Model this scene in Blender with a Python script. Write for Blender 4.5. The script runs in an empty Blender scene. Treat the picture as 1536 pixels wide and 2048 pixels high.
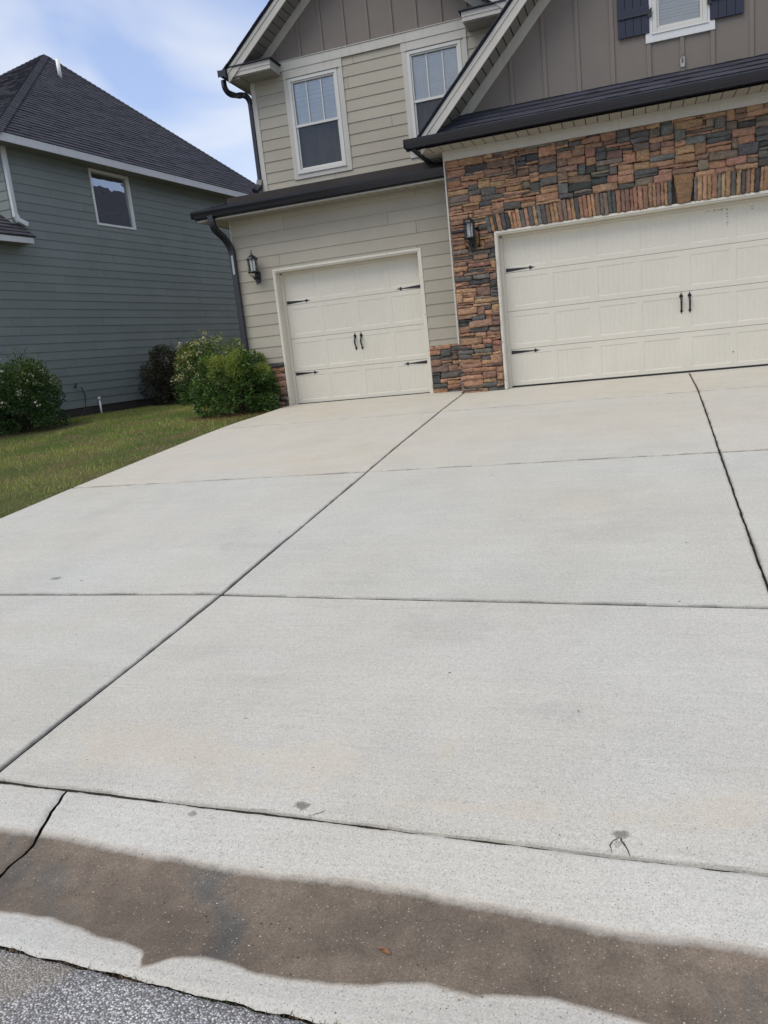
import bpy, bmesh, math, random
import numpy as np
from mathutils import Vector, Matrix, noise
random.seed(7); RNG = np.random.default_rng(7)
scene = bpy.context.scene
C = scene.collection
# ------------------------------------------------------------------ camera
def _rot(a, b, c):
    return Matrix.Rotation(a, 3, 'Z') @ Matrix.Rotation(b, 3, 'X') @ Matrix.Rotation(c, 3, 'Y')
_R = _rot(0.3254, -0.2043, 0.1061)
cam_d = bpy.data.cameras.new('camera'); cam = bpy.data.objects.new('camera', cam_d); C.objects.link(cam)
cam_d.sensor_fit = 'VERTICAL'; cam_d.sensor_height = 36.0; cam_d.lens = 1534.52 / 2048 * 36
cam_d.clip_start = 0.05; cam_d.clip_end = 3000
M3 = Matrix((( _R[0][0], _R[0][2], -_R[0][1]), (_R[1][0], _R[1][2], -_R[1][1]), (_R[2][0], _R[2][2], -_R[2][1])))
cam.matrix_world = Matrix.Translation((1.7057, -11.632, 0.7053)) @ M3.to_4x4()
scene.camera = cam
# ------------------------------------------------------------------ light
SUN_EL, SUN_AZ = math.radians(58), math.radians(215)      # azimuth clockwise from +Y
world = bpy.data.worlds.new('World'); scene.world = world; world.use_nodes = True
nt = world.node_tree; N = nt.nodes; L = nt.links
bg = N['Background']; bg.inputs['Strength'].default_value = 0.09
sky = N.new('ShaderNodeTexSky'); sky.sky_type = 'NISHITA'; sky.sun_disc = False
sky.sun_elevation = SUN_EL; sky.sun_rotation = SUN_AZ; sky.air_density = 1.0; sky.dust_density = 0.4
tc = N.new('ShaderNodeTexCoord'); mp = N.new('ShaderNodeMapping'); mp.inputs['Scale'].default_value = (1.0, 1.0, 2.2)
mp.inputs['Location'].default_value = (0.35, 0.1, 0.2)
L.new(tc.outputs['Generated'], mp.inputs['Vector'])
nz = N.new('ShaderNodeTexNoise'); nz.inputs['Scale'].default_value = 2.6; nz.inputs['Detail'].default_value = 4.5
nz.inputs['Roughness'].default_value = 0.5; nz.inputs['Distortion'].default_value = 0.5
L.new(mp.outputs[0], nz.inputs['Vector'])
rp = N.new('ShaderNodeValToRGB'); rp.color_ramp.elements[0].position = 0.41; rp.color_ramp.elements[1].position = 0.66
rp.color_ramp.elements[0].color = (0.12,)*3 + (1,); rp.color_ramp.elements[1].color = (1, 1, 1, 1)
L.new(nz.outputs['Fac'], rp.inputs['Fac'])
ad = N.new('ShaderNodeMix'); ad.data_type = 'RGBA'; ad.blend_type = 'MIX'
sb = N.new('ShaderNodeMix'); sb.data_type = 'RGBA'; sb.blend_type = 'ADD'; sb.inputs[0].default_value = 1
L.new(sky.outputs[0], sb.inputs[6]); sb.inputs[7].default_value = (0.9, 1.1, 2.1, 1)
L.new(rp.outputs['Color'], ad.inputs[0]); L.new(sb.outputs[2], ad.inputs[6]); ad.inputs[7].default_value = (6.8, 6.95, 7.2, 1)
L.new(ad.outputs[2], bg.inputs['Color'])
sd = bpy.data.lights.new('sun', 'SUN'); sun = bpy.data.objects.new('sun', sd); C.objects.link(sun)
sd.energy = 1.5; sd.angle = math.radians(50); sd.color = (1, 0.935, 0.81)
sdir = Vector((math.sin(SUN_AZ)*math.cos(SUN_EL), math.cos(SUN_AZ)*math.cos(SUN_EL), math.sin(SUN_EL)))
sun.rotation_euler = sdir.to_track_quat('Z', 'Y').to_euler()
scene.view_settings.view_transform = 'Standard'; scene.view_settings.look = 'None'
scene.view_settings.exposure = 0.62; scene.view_settings.gamma = 1
scene.render.engine = 'CYCLES'
# ------------------------------------------------------------------ helpers
class MB:
    def __init__(s): s.v = []; s.f = []; s.c = []
    def add(s, vs, fs, col=(1, 1, 1)):
        b = len(s.v); s.v.extend([tuple(v) for v in vs]); s.f.extend([tuple(i+b for i in f) for f in fs]); s.c.extend([col]*len(fs))
    def quad(s, a, b, c, d, col=(1, 1, 1)): s.add([a, b, c, d], [(0, 1, 2, 3)], col)
    def box(s, x0, x1, y0, y1, z0, z1, col=(1, 1, 1)):
        s.add([(x, y, z) for z in (z0, z1) for y in (y0, y1) for x in (x0, x1)],
              [(0, 2, 3, 1), (4, 5, 7, 6), (0, 1, 5, 4), (2, 6, 7, 3), (0, 4, 6, 2), (1, 3, 7, 5)], col)
    def prism(s, poly, off, col=(1, 1, 1)):
        n = len(poly); off = Vector(off); p = [Vector(q) for q in poly]
        s.add(p + [q+off for q in p], [tuple(range(n))[::-1], tuple(range(n, 2*n))] + [(i, (i+1) % n, n+(i+1) % n, n+i) for i in range(n)], col)
    def tube(s, pts, r, n=10, col=(1, 1, 1), sq=None, cap=True):
        pts = [Vector(p) for p in pts]; rs = r if isinstance(r, (list, tuple)) else [r]*len(pts); rings = []
        up = Vector((0, 0, 1))
        for i, p in enumerate(pts):
            t = (pts[min(i+1, len(pts)-1)]-pts[max(i-1, 0)]).normalized()
            ref = Vector((0, 1, 0)) if abs(t.z) > 0.9 else up
            if sq: ref = Vector(sq[2]) 
            a = t.cross(ref).normalized(); b = a.cross(t).normalized()
            if sq:
                w, d = sq[0]*rs[i], sq[1]*rs[i]; k = 0.86
                ring = [p+a*x+b*y for x, y in ((-w*k, -d), (w*k, -d), (w, -d*k), (w, d*k), (w*k, d), (-w*k, d), (-w, d*k), (-w, -d*k))]
            else: ring = [p+(a*math.cos(2*math.pi*k/n)+b*math.sin(2*math.pi*k/n))*rs[i] for k in range(n)]
            rings.append(ring)
        m = len(rings[0]); vs = [q for rg in rings for q in rg]
        fs = [(i*m+k, i*m+(k+1) % m, (i+1)*m+(k+1) % m, (i+1)*m+k) for i in range(len(rings)-1) for k in range(m)]
        if cap: fs += [tuple(range(m))[::-1], tuple(range((len(rings)-1)*m, len(rings)*m))]
        s.add(vs, fs, col)
    def lathe(s, cx, cy, prof, n=16, col=(1, 1, 1), ph=0):
        vs = [(cx+r*math.cos(2*math.pi*k/n+ph), cy+r*math.sin(2*math.pi*k/n+ph), z) for r, z in prof for k in range(n)]
        s.add(vs, [(i*n+k, i*n+(k+1) % n, (i+1)*n+(k+1) % n, (i+1)*n+k) for i in range(len(prof)-1) for k in range(n)], col)
    def build(s, name, mat, parent=None, smooth=False, bevel=0):
        me = bpy.data.meshes.new(name); me.from_pydata(s.v, [], s.f)
        at = me.color_attributes.new('Col', 'FLOAT_COLOR', 'CORNER')
        cc = np.array([c[:3]+(1,) if len(c) == 3 else c for c in s.c], dtype=np.float32).reshape(-1, 4)
        ln = np.array([len(f) for f in s.f]); at.data.foreach_set('color', np.repeat(cc, ln, axis=0).ravel())
        bm = bmesh.new(); bm.from_mesh(me); bmesh.ops.recalc_face_normals(bm, faces=bm.faces); bm.to_mesh(me); bm.free()
        if smooth: me.polygons.foreach_set('use_smooth', [True]*len(me.polygons))
        me.materials.append(mat); o = bpy.data.objects.new(name, me); C.objects.link(o)
        if parent: o.parent = parent
        if bevel:
            m = o.modifiers.new('bevel', 'BEVEL'); m.width = bevel; m.segments = 2; m.limit_method = 'ANGLE'; m.angle_limit = math.radians(40)
        return o
def tag(o, label=None, cat=None, group=None, kind=None):
    for k, v in (('label', label), ('category', cat), ('group', group), ('kind', kind)):
        if v: o[k] = v
    return o
def thing(name, label, cat, loc=(0, 0, 0), group=None):
    o = bpy.data.objects.new(name, None); C.objects.link(o); o.location = loc; o.empty_display_size = 0.2
    return tag(o, label, cat, group)
class Base:      # keeps world coordinates for children of an empty placed at its own base
    def __init__(s, o): s.o = o
def attach(child, parent):
    child.parent = parent; child.matrix_parent_inverse = Matrix.Translation(-parent.location) if parent.type == 'EMPTY' else Matrix()
    return child
# ------------------------------------------------------------------ materials
def srgb(r, g, b): return tuple(((x/255)/12.92 if x/255 <= 0.04045 else ((x/255+0.055)/1.055)**2.4) for x in (r, g, b))
class NT:
    def __init__(s, name):
        s.m = bpy.data.materials.new(name); s.m.use_nodes = True; s.t = s.m.node_tree; s.b = s.t.nodes['Principled BSDF']
        s.tc = s.t.nodes.new('ShaderNodeTexCoord'); s.co = s.tc.outputs['Object']
    def n(s, typ, **kw):
        x = s.t.nodes.new(typ)
        for k, v in kw.items(): setattr(x, k, v)
        return x
    def ln(s, a, b): s.t.links.new(a, b)
    def sc(s, v, src=None):
        x = s.n('ShaderNodeMapping'); x.inputs['Scale'].default_value = v; s.ln(src or s.co, x.inputs[0]); return x.outputs[0]
    def noise(s, scale, detail=3, rough=0.5, co=None, dist=0):
        x = s.n('ShaderNodeTexNoise'); x.inputs['Scale'].default_value = scale; x.inputs['Detail'].default_value = detail
        x.inputs['Roughness'].default_value = rough; x.inputs['Distortion'].default_value = dist; s.ln(co or s.co, x.inputs['Vector']); return x.outputs['Fac']
    def vor(s, scale, feat='F1', co=None, out='Distance'):
        x = s.n('ShaderNodeTexVoronoi', feature=feat); x.inputs['Scale'].default_value = scale; s.ln(co or s.co, x.inputs['Vector']); return x.outputs[out]
    def ramp(s, fac, stops):
        x = s.n('ShaderNodeValToRGB'); e = x.color_ramp.elements
        while len(e) < len(stops): e.new(0.5)
        for i, (p, c) in enumerate(stops):
            e[i].position = p; e[i].color = (c,)*3+(1,) if isinstance(c, (int, float)) else tuple(c)+(1,)
        s.ln(fac, x.inputs[0]); return x.outputs[0]
    def mix(s, fac, a, b, mode='MIX'):
        x = s.n('ShaderNodeMix', data_type='RGBA', blend_type=mode)
        for i, v in ((0, fac), (6, a), (7, b)):
            if isinstance(v, (int, float)): x.inputs[i].default_value = v if i == 0 else (v,)*3+(1,)
            elif isinstance(v, tuple): x.inputs[i].default_value = v+(1,)
            else: s.ln(v, x.inputs[i])
        return x.outputs[2]
    def math(s, op, a, b=None, c=None):
        x = s.n('ShaderNodeMath', operation=op)
        for i, v in enumerate((a, b, c)):
            if v is None: continue
            if isinstance(v, (int, float)): x.inputs[i].default_value = v
            else: s.ln(v, x.inputs[i])
        return x.outputs[0]
    def attr(s, name='Col', out='Color'):
        x = s.n('ShaderNodeAttribute', attribute_name=name); return x.outputs[out]
    def bump(s, h, strength=0.3, dist=0.01, prev=None):
        x = s.n('ShaderNodeBump'); x.inputs['Strength'].default_value = strength; x.inputs['Distance'].default_value = dist
        s.ln(h, x.inputs['Height'])
        if prev: s.ln(prev, x.inputs['Normal'])
        s.ln(x.outputs[0], s.b.inputs['Normal']); return x.outputs[0]
    def out(s, col=None, rough=0.6, spec=None, metal=None):
        if col is not None:
            if isinstance(col, tuple): s.b.inputs['Base Color'].default_value = col+(1,)
            else: s.ln(col, s.b.inputs['Base Color'])
        if isinstance(rough, (int, float)): s.b.inputs['Roughness'].default_value = rough
        else: s.ln(rough, s.b.inputs['Roughness'])
        if spec is not None: s.b.inputs['Specular IOR Level'].default_value = spec
        if metal is not None: s.b.inputs['Metallic'].default_value = metal
        return s.m
def painted(name, col, rough=0.55, var=0.10, grain=None, dirt=0.0, usecol=False, spec=0.35):
    t = NT(name)
    c = t.mix(t.ramp(t.noise(1.3, 4, 0.6), [(0.3, 0.0), (0.7, 1.0)]), tuple(x*(1-var) for x in col), tuple(min(1, x*(1+var)) for x in col))
    c = t.mix(0.35, c, t.mix(t.noise(24, 3, 0.6), (0.72,)*3, (1.0,)*3), 'MULTIPLY')
    if dirt: c = t.mix(t.math('MULTIPLY', t.ramp(t.noise(5, 6, 0.7, t.sc((2.5, 2.5, 0.35))), [(0.52, 0), (0.75, 1)]), dirt), c, (0.2, 0.16, 0.11), 'MIX')
    if usecol: c = t.mix(1, c, t.attr(), 'MULTIPLY')
    if grain: t.bump(t.noise(60, 3, 0.6, t.sc(grain)), 0.25, 0.004)
    else: t.bump(t.noise(90, 2, 0.5), 0.12, 0.002)
    return t.out(c, rough, spec)
def concrete_mat(name, curb=False):
    t = NT(name)
    big = t.noise(0.5, 4, 0.6, dist=0.6); med = t.noise(2.3, 5, 0.65, t.sc((1, 0.7, 1)))
    c = t.mix(t.ramp(big, [(0.32, 0), (0.68, 1)]), (0.500, 0.472, 0.412), (0.502, 0.490, 0.452))
    c = t.mix(0.5, c, t.ramp(med, [(0.25, 0.84), (0.5, 0.97), (0.75, 1.06)]), 'MULTIPLY')
    # dirt streaks that run down the slope
    c = t.mix(0.28, c, t.ramp(t.noise(3.2, 6, 0.7, t.sc((0.35, 1.8, 1))), [(0.3, 0.82), (0.6, 1.03)]), 'MULTIPLY')
    fine = t.noise(170, 4, 0.75)
    c = t.mix(0.75, c, t.ramp(fine, [(0.3, 0.55), (0.5, 1.0), (0.72, 1.30)]), 'MULTIPLY')
    c = t.mix(0.22, c, t.ramp(t.noise(26, 4, 0.6, t.sc((0.12, 3.5, 1))), [(0.35, 0.8), (0.62, 1.08)]), 'MULTIPLY')
    sand = t.noise(60, 3, 0.7)
    c = t.mix(0.32, c, t.ramp(sand, [(0.32, 0.72), (0.52, 1.0), (0.75, 1.12)]), 'MULTIPLY')
    if not curb: c = t.mix(1, c, t.attr(), 'MULTIPLY')
    v = t.vor(130); vc = t.vor(130, out='Color')
    sep = t.n('ShaderNodeSeparateColor'); t.ln(vc, sep.inputs[0])
    pit = t.math('MULTIPLY', t.math('LESS_THAN', v, 0.22), t.math('GREATER_THAN', sep.outputs[0], 0.80))
    lite = t.math('MULTIPLY', t.math('LESS_THAN', v, 0.24), t.math('GREATER_THAN', sep.outputs[1], 0.93))
    c = t.mix(t.math('MULTIPLY', pit, 0.75), c, (0.10, 0.093, 0.08)); c = t.mix(t.math('MULTIPLY', lite, 0.55), c, (0.72, 0.70, 0.66))
    def blob(x, y, rx, ry, col, k, c):
        mpn = t.n('ShaderNodeMapping'); mpn.inputs['Location'].default_value = (-x/rx, -y/ry, 0); mpn.inputs['Scale'].default_value = (1/rx, 1/ry, 0)
        t.ln(t.co, mpn.inputs[0]); ln_ = t.n('ShaderNodeVectorMath', operation='LENGTH'); t.ln(mpn.outputs[0], ln_.inputs[0])
        d = t.math('ADD', ln_.outputs['Value'], t.math('MULTIPLY', t.math('SUBTRACT', t.noise(38 if rx < 0.1 else 3.5, 5, 0.65), 0.5), 2.4 if rx < 0.1 else 4.5))
        return t.mix(t.math('MULTIPLY', t.ramp(d, [(0.55, 1), (1.1, 0)] if rx < 0.1 else [(0.4, 1), (1.15, 0)]), k), c, col)
    if not curb:
        for (x, y, rx, ry, k) in ((0.615, -9.565, 0.034, 0.020, 0.75), (1.629, -9.562, 0.032, 0.022, 0.7), (-2.147, -7.463, 0.05, 0.035, 0.6), (-1.9, -7.5, 0.012, 0.01, 0.8), (1.618, -9.602, 0.014, 0.020, 0.35)):
            c = blob(x, y, rx, ry, (0.10, 0.098, 0.075), k, c)
        for (x, y, rx, ry, k) in ((-0.9, -6.9, 0.35, 0.12, 0.13), (0.7, -8.2, 0.5, 0.16, 0.10), (1.6, -6.8, 0.4, 0.2, 0.10), (-2.3, -8.2, 0.3, 0.2, 0.12), (1.4, -8.9, 0.22, 0.08, 0.14)): c = blob(x, y, rx, ry, (0.25, 0.25, 0.24), k*1.3, c)
        for (x, y, rx, ry, k) in ((0.25, -9.3, 0.75, 0.17, 0.45), (-2.4, -6.3, 0.9, 0.5, 0.25), (0.9, -3.3, 1.6, 0.6, 0.3), (-2.2, -3.0, 1.5, 0.6, 0.3), (1.9, -9.45, 0.2, 0.13, 0.5), (1.1, -9.5, 0.5, 0.06, 0.45), (-2.2, -4.2, 1.4, 0.4, 0.4), (0.8, -1.2, 1.5, 0.35, 0.4), (-2.6, -0.9, 1.0, 0.5, 0.35), (1.2, -6.0, 0.8, 0.4, 0.2)):
            c = blob(x, y, rx, ry, (0.53, 0.44, 0.32), k*0.55, c)
    else:
        c = blob(0.243, -9.65, 0.02, 0.012, (0.12, 0.12, 0.1), 0.6, c)
        wet = t.attr('wet', 'Fac')
        w = t.ramp(t.math('ADD', wet, t.math('MULTIPLY', t.math('SUBTRACT', t.noise(24, 8, 0.75), 0.5), 0.5)), [(0.30, 0), (0.72, 1)])
        edge = t.ramp(t.math('ADD', wet, t.math('MULTIPLY', t.math('SUBTRACT', t.noise(20, 3, 0.6), 0.5), 0.3)), [(0.12, 0), (0.42, 1), (0.62, 0.0)])
        c = t.mix(t.math('MULTIPLY', edge, 0.30), c, (0.42, 0.33, 0.24))
        mud = t.mix(t.ramp(t.noise(3.5, 5, 0.65), [(0.35, 0), (0.65, 1)]), (0.120, 0.095, 0.072), (0.185, 0.145, 0.108))
        mud = t.mix(t.ramp(t.noise(2.2, 4, 0.6, dist=1), [(0.50, 0), (0.64, 0.75)]), mud, (0.088, 0.088, 0.083))
        mud = t.mix(0.7, mud, t.ramp(t.noise(160, 4, 0.8), [(0.3, 0.45), (0.5, 1.0), (0.75, 1.7)]), 'MULTIPLY')
        mud = t.mix(0.6, mud, t.ramp(t.noise(9, 5, 0.7, dist=0.6), [(0.3, 0.68), (0.7, 1.3)]), 'MULTIPLY')
        mud = t.mix(t.math('MULTIPLY', t.math('MULTIPLY', t.math('LESS_THAN', v, 0.28), t.math('GREATER_THAN', t.math('ADD', sep.outputs[1], t.math('MULTIPLY', t.math('SUBTRACT', t.noise(3, 3), 0.5), 0.35)), 0.90)), 0.75), mud, (0.36, 0.31, 0.26)); mud = t.mix(t.math('MULTIPLY', pit, 0.5), mud, (0.03, 0.028, 0.025))
        c = t.mix(w, c, mud)
        t.ln(t.mix(w, 0.9, 0.62), t.b.inputs['Roughness'])
    h = t.math('ADD', t.math('MULTIPLY', fine, 0.7), t.math('MULTIPLY', t.math('SUBTRACT', 1, pit), 0.5))
    t.bump(h, 0.38, 0.006)
    t.ln(c, t.b.inputs['Base Color'])
    if not curb: t.b.inputs['Roughness'].default_value = 0.92
    t.b.inputs['Specular IOR Level'].default_value = 0.25
    return t.m
def asphalt_mat():
    t = NT('worn_asphalt')
    v = t.vor(165); vc = t.vor(165, out='Color'); sep = t.n('ShaderNodeSeparateColor'); t.ln(vc, sep.inputs[0])
    c = t.ramp(sep.outputs[0], [(0.0, 0.12), (0.25, 0.24), (0.5, 0.39), (0.8, 0.58), (1.0, 0.8)])
    c = t.mix(0.3, c, t.mix(sep.outputs[1], (1.1, 0.95, 0.8), (0.85, 0.95, 1.1)), 'MULTIPLY')
    c = t.mix(t.ramp(v, [(0.35, 0), (0.7, 1)]), c, (0.16, 0.15, 0.14))
    c = t.mix(0.7, c, t.ramp(t.noise(3, 5, 0.6), [(0.3, 0.75), (0.7, 1.25)]), 'MULTIPLY')
    c = t.mix(t.ramp(t.noise(2.4, 4, 0.6, dist=0.5), [(0.53, 0), (0.68, 0.55)]), c, (0.27, 0.225, 0.17))
    t.bump(t.math('SUBTRACT', 1, v), 0.8, 0.008)
    return t.out(c, 0.85, 0.3)
def shingle_mat(name, tint=(0.054, 0.055, 0.070)):
    t = NT(name)
    c = t.mix(1, tint, t.attr(), 'MULTIPLY')
    c = t.mix(0.8, c, t.ramp(t.noise(150, 3, 0.8), [(0.3, 0.55), (0.5, 1), (0.75, 1.8)]), 'MULTIPLY')
    c = t.mix(0.5, c, t.ramp(t.noise(0.9, 4, 0.6), [(0.3, 0.75), (0.7, 1.2)]), 'MULTIPLY')
    t.bump(t.noise(220, 2, 0.7), 0.5, 0.004)
    return t.out(c, 0.92, 0.2)
def stone_mat():
    t = NT('ledge_stone')
    c = t.attr()
    n1 = t.noise(11, 6, 0.7, dist=0.8)
    c = t.mix(0.85, c, t.ramp(n1, [(0.28, 0.58), (0.45, 1.05), (0.60, 1.3), (0.78, 1.8)]), 'MULTIPLY')
    c = t.mix(t.math('MULTIPLY', t.ramp(t.noise(7, 5, 0.65, dist=1.2), [(0.48, 0), (0.70, 1)]), 0.5), c, (0.20, 0.155, 0.125), 'MIX')
    c = t.mix(0.5, c, t.ramp(t.noise(70, 4, 0.75), [(0.3, 0.6), (0.5, 1), (0.75, 1.35)]), 'MULTIPLY')
    b = t.bump(t.noise(28, 6, 0.7, t.sc((1, 1, 2.2)), dist=1.1), 1.0, 0.06)
    t.bump(t.noise(120, 3, 0.7), 0.35, 0.006, b)
    return t.out(c, 0.82, 0.3)
def leaf_mat(name):
    t = NT(name); c = t.mix(0.5, t.attr(), t.ramp(t.noise(40, 2, 0.5), [(0.3, 0.7), (0.7, 1.3)]), 'MULTIPLY')
    t.ln(c, t.b.inputs['Base Color']); t.b.inputs['Roughness'].default_value = 0.42; t.b.inputs['Specular IOR Level'].default_value = 0.4
    tr = t.n('ShaderNodeBsdfTranslucent'); t.ln(c, tr.inputs[0]); ms = t.n('ShaderNodeMixShader'); ms.inputs[0].default_value = 0.25
    t.ln(t.b.outputs[0], ms.inputs[1]); t.ln(tr.outputs[0], ms.inputs[2]); t.ln(ms.outputs[0], t.t.nodes['Material Output'].inputs[0]); return t.m
def ground_mat():
    t = NT('lawn_soil')
    c = t.ramp(t.noise(1.6, 5, 0.65, dist=0.4), [(0.3, (0.075, 0.095, 0.026)), (0.5, (0.11, 0.115, 0.04)), (0.7, (0.15, 0.125, 0.062))])
    c = t.mix(0.8, c, t.ramp(t.noise(60, 4, 0.8), [(0.3, 0.4), (0.7, 1.5)]), 'MULTIPLY')
    t.bump(t.noise(90, 4, 0.8), 0.9, 0.03); return t.out(c, 0.95, 0.15)
def glass_mat(name, tint=(0.02, 0.025, 0.028), alpha=0.75, rough=0.02, wav=0.02, mul=2.0):
    t = NT(name); o = t.t.nodes['Material Output']
    tr = t.n('ShaderNodeBsdfTransparent'); gl = t.n('ShaderNodeBsdfGlossy'); gl.inputs['Roughness'].default_value = rough
    df = t.n('ShaderNodeBsdfDiffuse'); df.inputs[0].default_value = tint+(1,)
    bp = t.n('ShaderNodeBump'); bp.inputs['Strength'].default_value = wav; bp.inputs['Distance'].default_value = 0.3; t.ln(t.noise(1.6, 2, 0.5), bp.inputs['Height']); t.ln(bp.outputs[0], gl.inputs['Normal'])
    fr = t.n('ShaderNodeFresnel'); fr.inputs[0].default_value = 1.75
    m1 = t.n('ShaderNodeMixShader'); m1.inputs[0].default_value = 1-alpha; t.ln(tr.outputs[0], m1.inputs[1]); t.ln(df.outputs[0], m1.inputs[2])
    m2 = t.n('ShaderNodeMixShader'); t.ln(t.math('MINIMUM', t.math('MULTIPLY', fr.outputs[0], mul), 1.0), m2.inputs[0]); t.ln(m1.outputs[0], m2.inputs[1]); t.ln(gl.outputs[0], m2.inputs[2])
    t.ln(m2.outputs[0], o.inputs[0]); return t.m
G = (1, 1, 0.12)
M = dict(
    drive=concrete_mat('driveway_concrete'), curb=concrete_mat('gutter_concrete', True), asphalt=asphalt_mat(),
    siding=painted('tan_siding', (0.385, 0.350, 0.282), 0.6, 0.05, (0.15, 1, 5), usecol=True),
    greens=painted('green_siding', (0.225, 0.255, 0.243), 0.6, 0.06, (1, 0.15, 5), usecol=True),
    brown=painted('brown_board', (0.185, 0.158, 0.138), 0.65, 0.07, (4, 4, 0.3), usecol=True),
    trim=painted('pale_trim', (0.50, 0.475, 0.43), 0.5, 0.05, (2, 2, 2), 0.25),
    frame=painted('garage_frame_paint', (0.66, 0.62, 0.53), 0.42, 0.04),
    door=painted('garage_door_paint', (0.66, 0.62, 0.53), 0.42, 0.035, (5, 5, 0.2), 0.06),
    soffit=painted('soffit_vinyl', (0.36, 0.33, 0.28), 0.6, 0.04), dsoffit=painted('gable_soffit', (0.24, 0.225, 0.20), 0.6, 0.04),
    white=painted('white_trim', (0.66, 0.66, 0.66), 0.45, 0.04, None, 0.2), vinyl=painted('white_vinyl', (0.60, 0.59, 0.55), 0.35, 0.02),
    metal=painted('dark_gutter_paint', (0.017, 0.017, 0.023), 0.3, 0.15, spec=0.5), iron=painted('black_iron', (0.012, 0.012, 0.015), 0.4, 0.2, spec=0.5),
    shutter=painted('navy_shutter', (0.022, 0.026, 0.048), 0.45, 0.1, (4, 4, 0.3)), shingle=shingle_mat('roof_shingles'),
    shingle2=shingle_mat('neighbour_shingles', (0.062, 0.062, 0.076)), stone=stone_mat(), mortar=painted('mortar', (0.05, 0.044, 0.040), 0.95, 0.2),
    leaf=leaf_mat('leaves'), soil=ground_mat(), dark=painted('dark_void', (0.010, 0.010, 0.011), 0.9), dirt=painted('joint_dirt', (0.060, 0.052, 0.042), 0.95, 0.3),
    wood=painted('stem_bark', (0.07, 0.05, 0.035), 0.9, 0.2), rubber=painted('hose_rubber', (0.035, 0.037, 0.04), 0.55), found=painted('foundation_block', (0.055, 0.046, 0.040), 0.9, 0.2, None, 0.2),
    blind=painted('blind_vinyl', (0.86, 0.89, 0.87), 0.5, 0.02), glass=glass_mat('window_glass', alpha=0.98, mul=1.5), screen=glass_mat('screened_glass', (0.03, 0.032, 0.034), 0.55, 0.12, 0.1, 0.55),
    nglass=glass_mat('neighbour_glass', (0.03, 0.045, 0.048), 0.12, 0.01, 0.03, 5.0), reflection_folds=painted('tree_reflection_grey', (0.50, 0.48, 0.50), 0.8, 0.3), bulb=painted('bulb_glass', (0.75, 0.75, 0.72), 0.2, 0.01),
    seal=painted('door_seal_rubber', (0.02, 0.02, 0.02), 0.7), clear=glass_mat('lantern_glass', (0.3, 0.3, 0.3), 0.85, 0.05, 0.0), residue=painted('caulk_residue', (0.42, 0.42, 0.40), 0.6, 0.15),
    pvc=painted('white_pvc', (0.84, 0.84, 0.82), 0.35, 0.03), galv=painted('bare_metal', (0.30, 0.32, 0.34), 0.3, 0.2, spec=0.6))
# ------------------------------------------------------------------ terrain profile
GY = [-14, -10.32, -10.24, -10.12, -10.02, -9.90, -9.76, -9.62, -9.5, -8.7, -7.73, -6.51, -4.87, -1.8, -0.15, 1.0]
GZ = [-0.86, -0.790, -0.793, -0.803, -0.808, -0.797, -0.765, -0.741, -0.728, -0.675, -0.613, -0.513, -0.367, -0.120, -0.015, 0.0]
def YB(x): return -9.602-0.033*(min(max(x, -3), 4)-0.246)
def YF(x): return -10.238-0.052*min(max(x, -3), 4)
def gz(y): return float(np.interp(y, GY, GZ))
def lawn_z(x, y):
    a = gz(y) - 0.022; b = float(np.interp(y, [-9.6, -3, 0.5, 2.5, 60], [-0.74, -0.22, -0.05, 0.0, 0.0])); t = min(1, max(0, (-4.0-x)/5.5))
    t = t*t*(3-2*t); return a*(1-t)+b*t + 0.012*noise.noise(Vector((x*0.9, y*0.9, 3)))
def edge_x(y): return float(np.interp(y, [-9.62, -9.2, -8.4, -7.4, -5.9, -3.5, -2.3, -1.3, -0.7, -0.2, 0.4], [-5.3, -4.85, -4.45, -4.22, -4.08, -4.035, -4.0, -3.93, -3.84, -3.80, -3.80]))
def grid_obj(name, xs, ys, fz, mat, kind='structure', flat_attr=None):
    nx, ny = len(xs), len(ys); v = [(x, y, fz(x, y)) for y in ys for x in xs]
    f = [(j*nx+i, j*nx+i+1, (j+1)*nx+i+1, (j+1)*nx+i) for j in range(ny-1) for i in range(nx-1)]
    me = bpy.data.meshes.new(name); me.from_pydata(v, [], f); me.materials.append(mat)
    me.polygons.foreach_set('use_smooth', [True]*len(me.polygons))
    if flat_attr:
        a = me.attributes.new(flat_attr[0], 'FLOAT', 'POINT'); a.data.foreach_set('value', np.array([flat_attr[1](x, y) for x, y, z in v], dtype=np.float32))
    o = bpy.data.objects.new(name, me); C.objects.link(o); tag(o, kind=kind); return o
grid_obj('ground', [-700, -60, 60, 700], [-700, -60, 60, 900], lambda x, y: -1.25, M['soil'])
# lawn on the left (follows the drive edge) and on the far right
ys = sorted(set([-9.62] + list(np.arange(-9.4, 8, 0.2)) + list(np.arange(8, 60, 4))))
mb = MB()
for j in range(len(ys)-1):
    ts = [0, 0.02, 0.06, 0.12, 0.2, 0.3, 0.42, 0.55, 0.7, 0.85, 1]
    for i in range(len(ts)-1):
        q = []
        for (yy, tt) in ((ys[j], ts[i]), (ys[j], ts[i+1]), (ys[j+1], ts[i+1]), (ys[j+1], ts[i])):
            ex = edge_x(yy) - 0.03 if yy < 0.32 else -4.3
            x = ex + (-34-ex)*tt**1.6; q.append((x, yy, lawn_z(x, yy)))
        mb.quad(*q)
o = mb.build('lawn', M['soil'], smooth=True); tag(o, kind='structure')
grid_obj('side_lawn', list(np.linspace(6.2, 40, 20)), list(np.linspace(-9.62, 40, 40)), lambda x, y: gz(y)-0.02, M['soil'])
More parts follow.
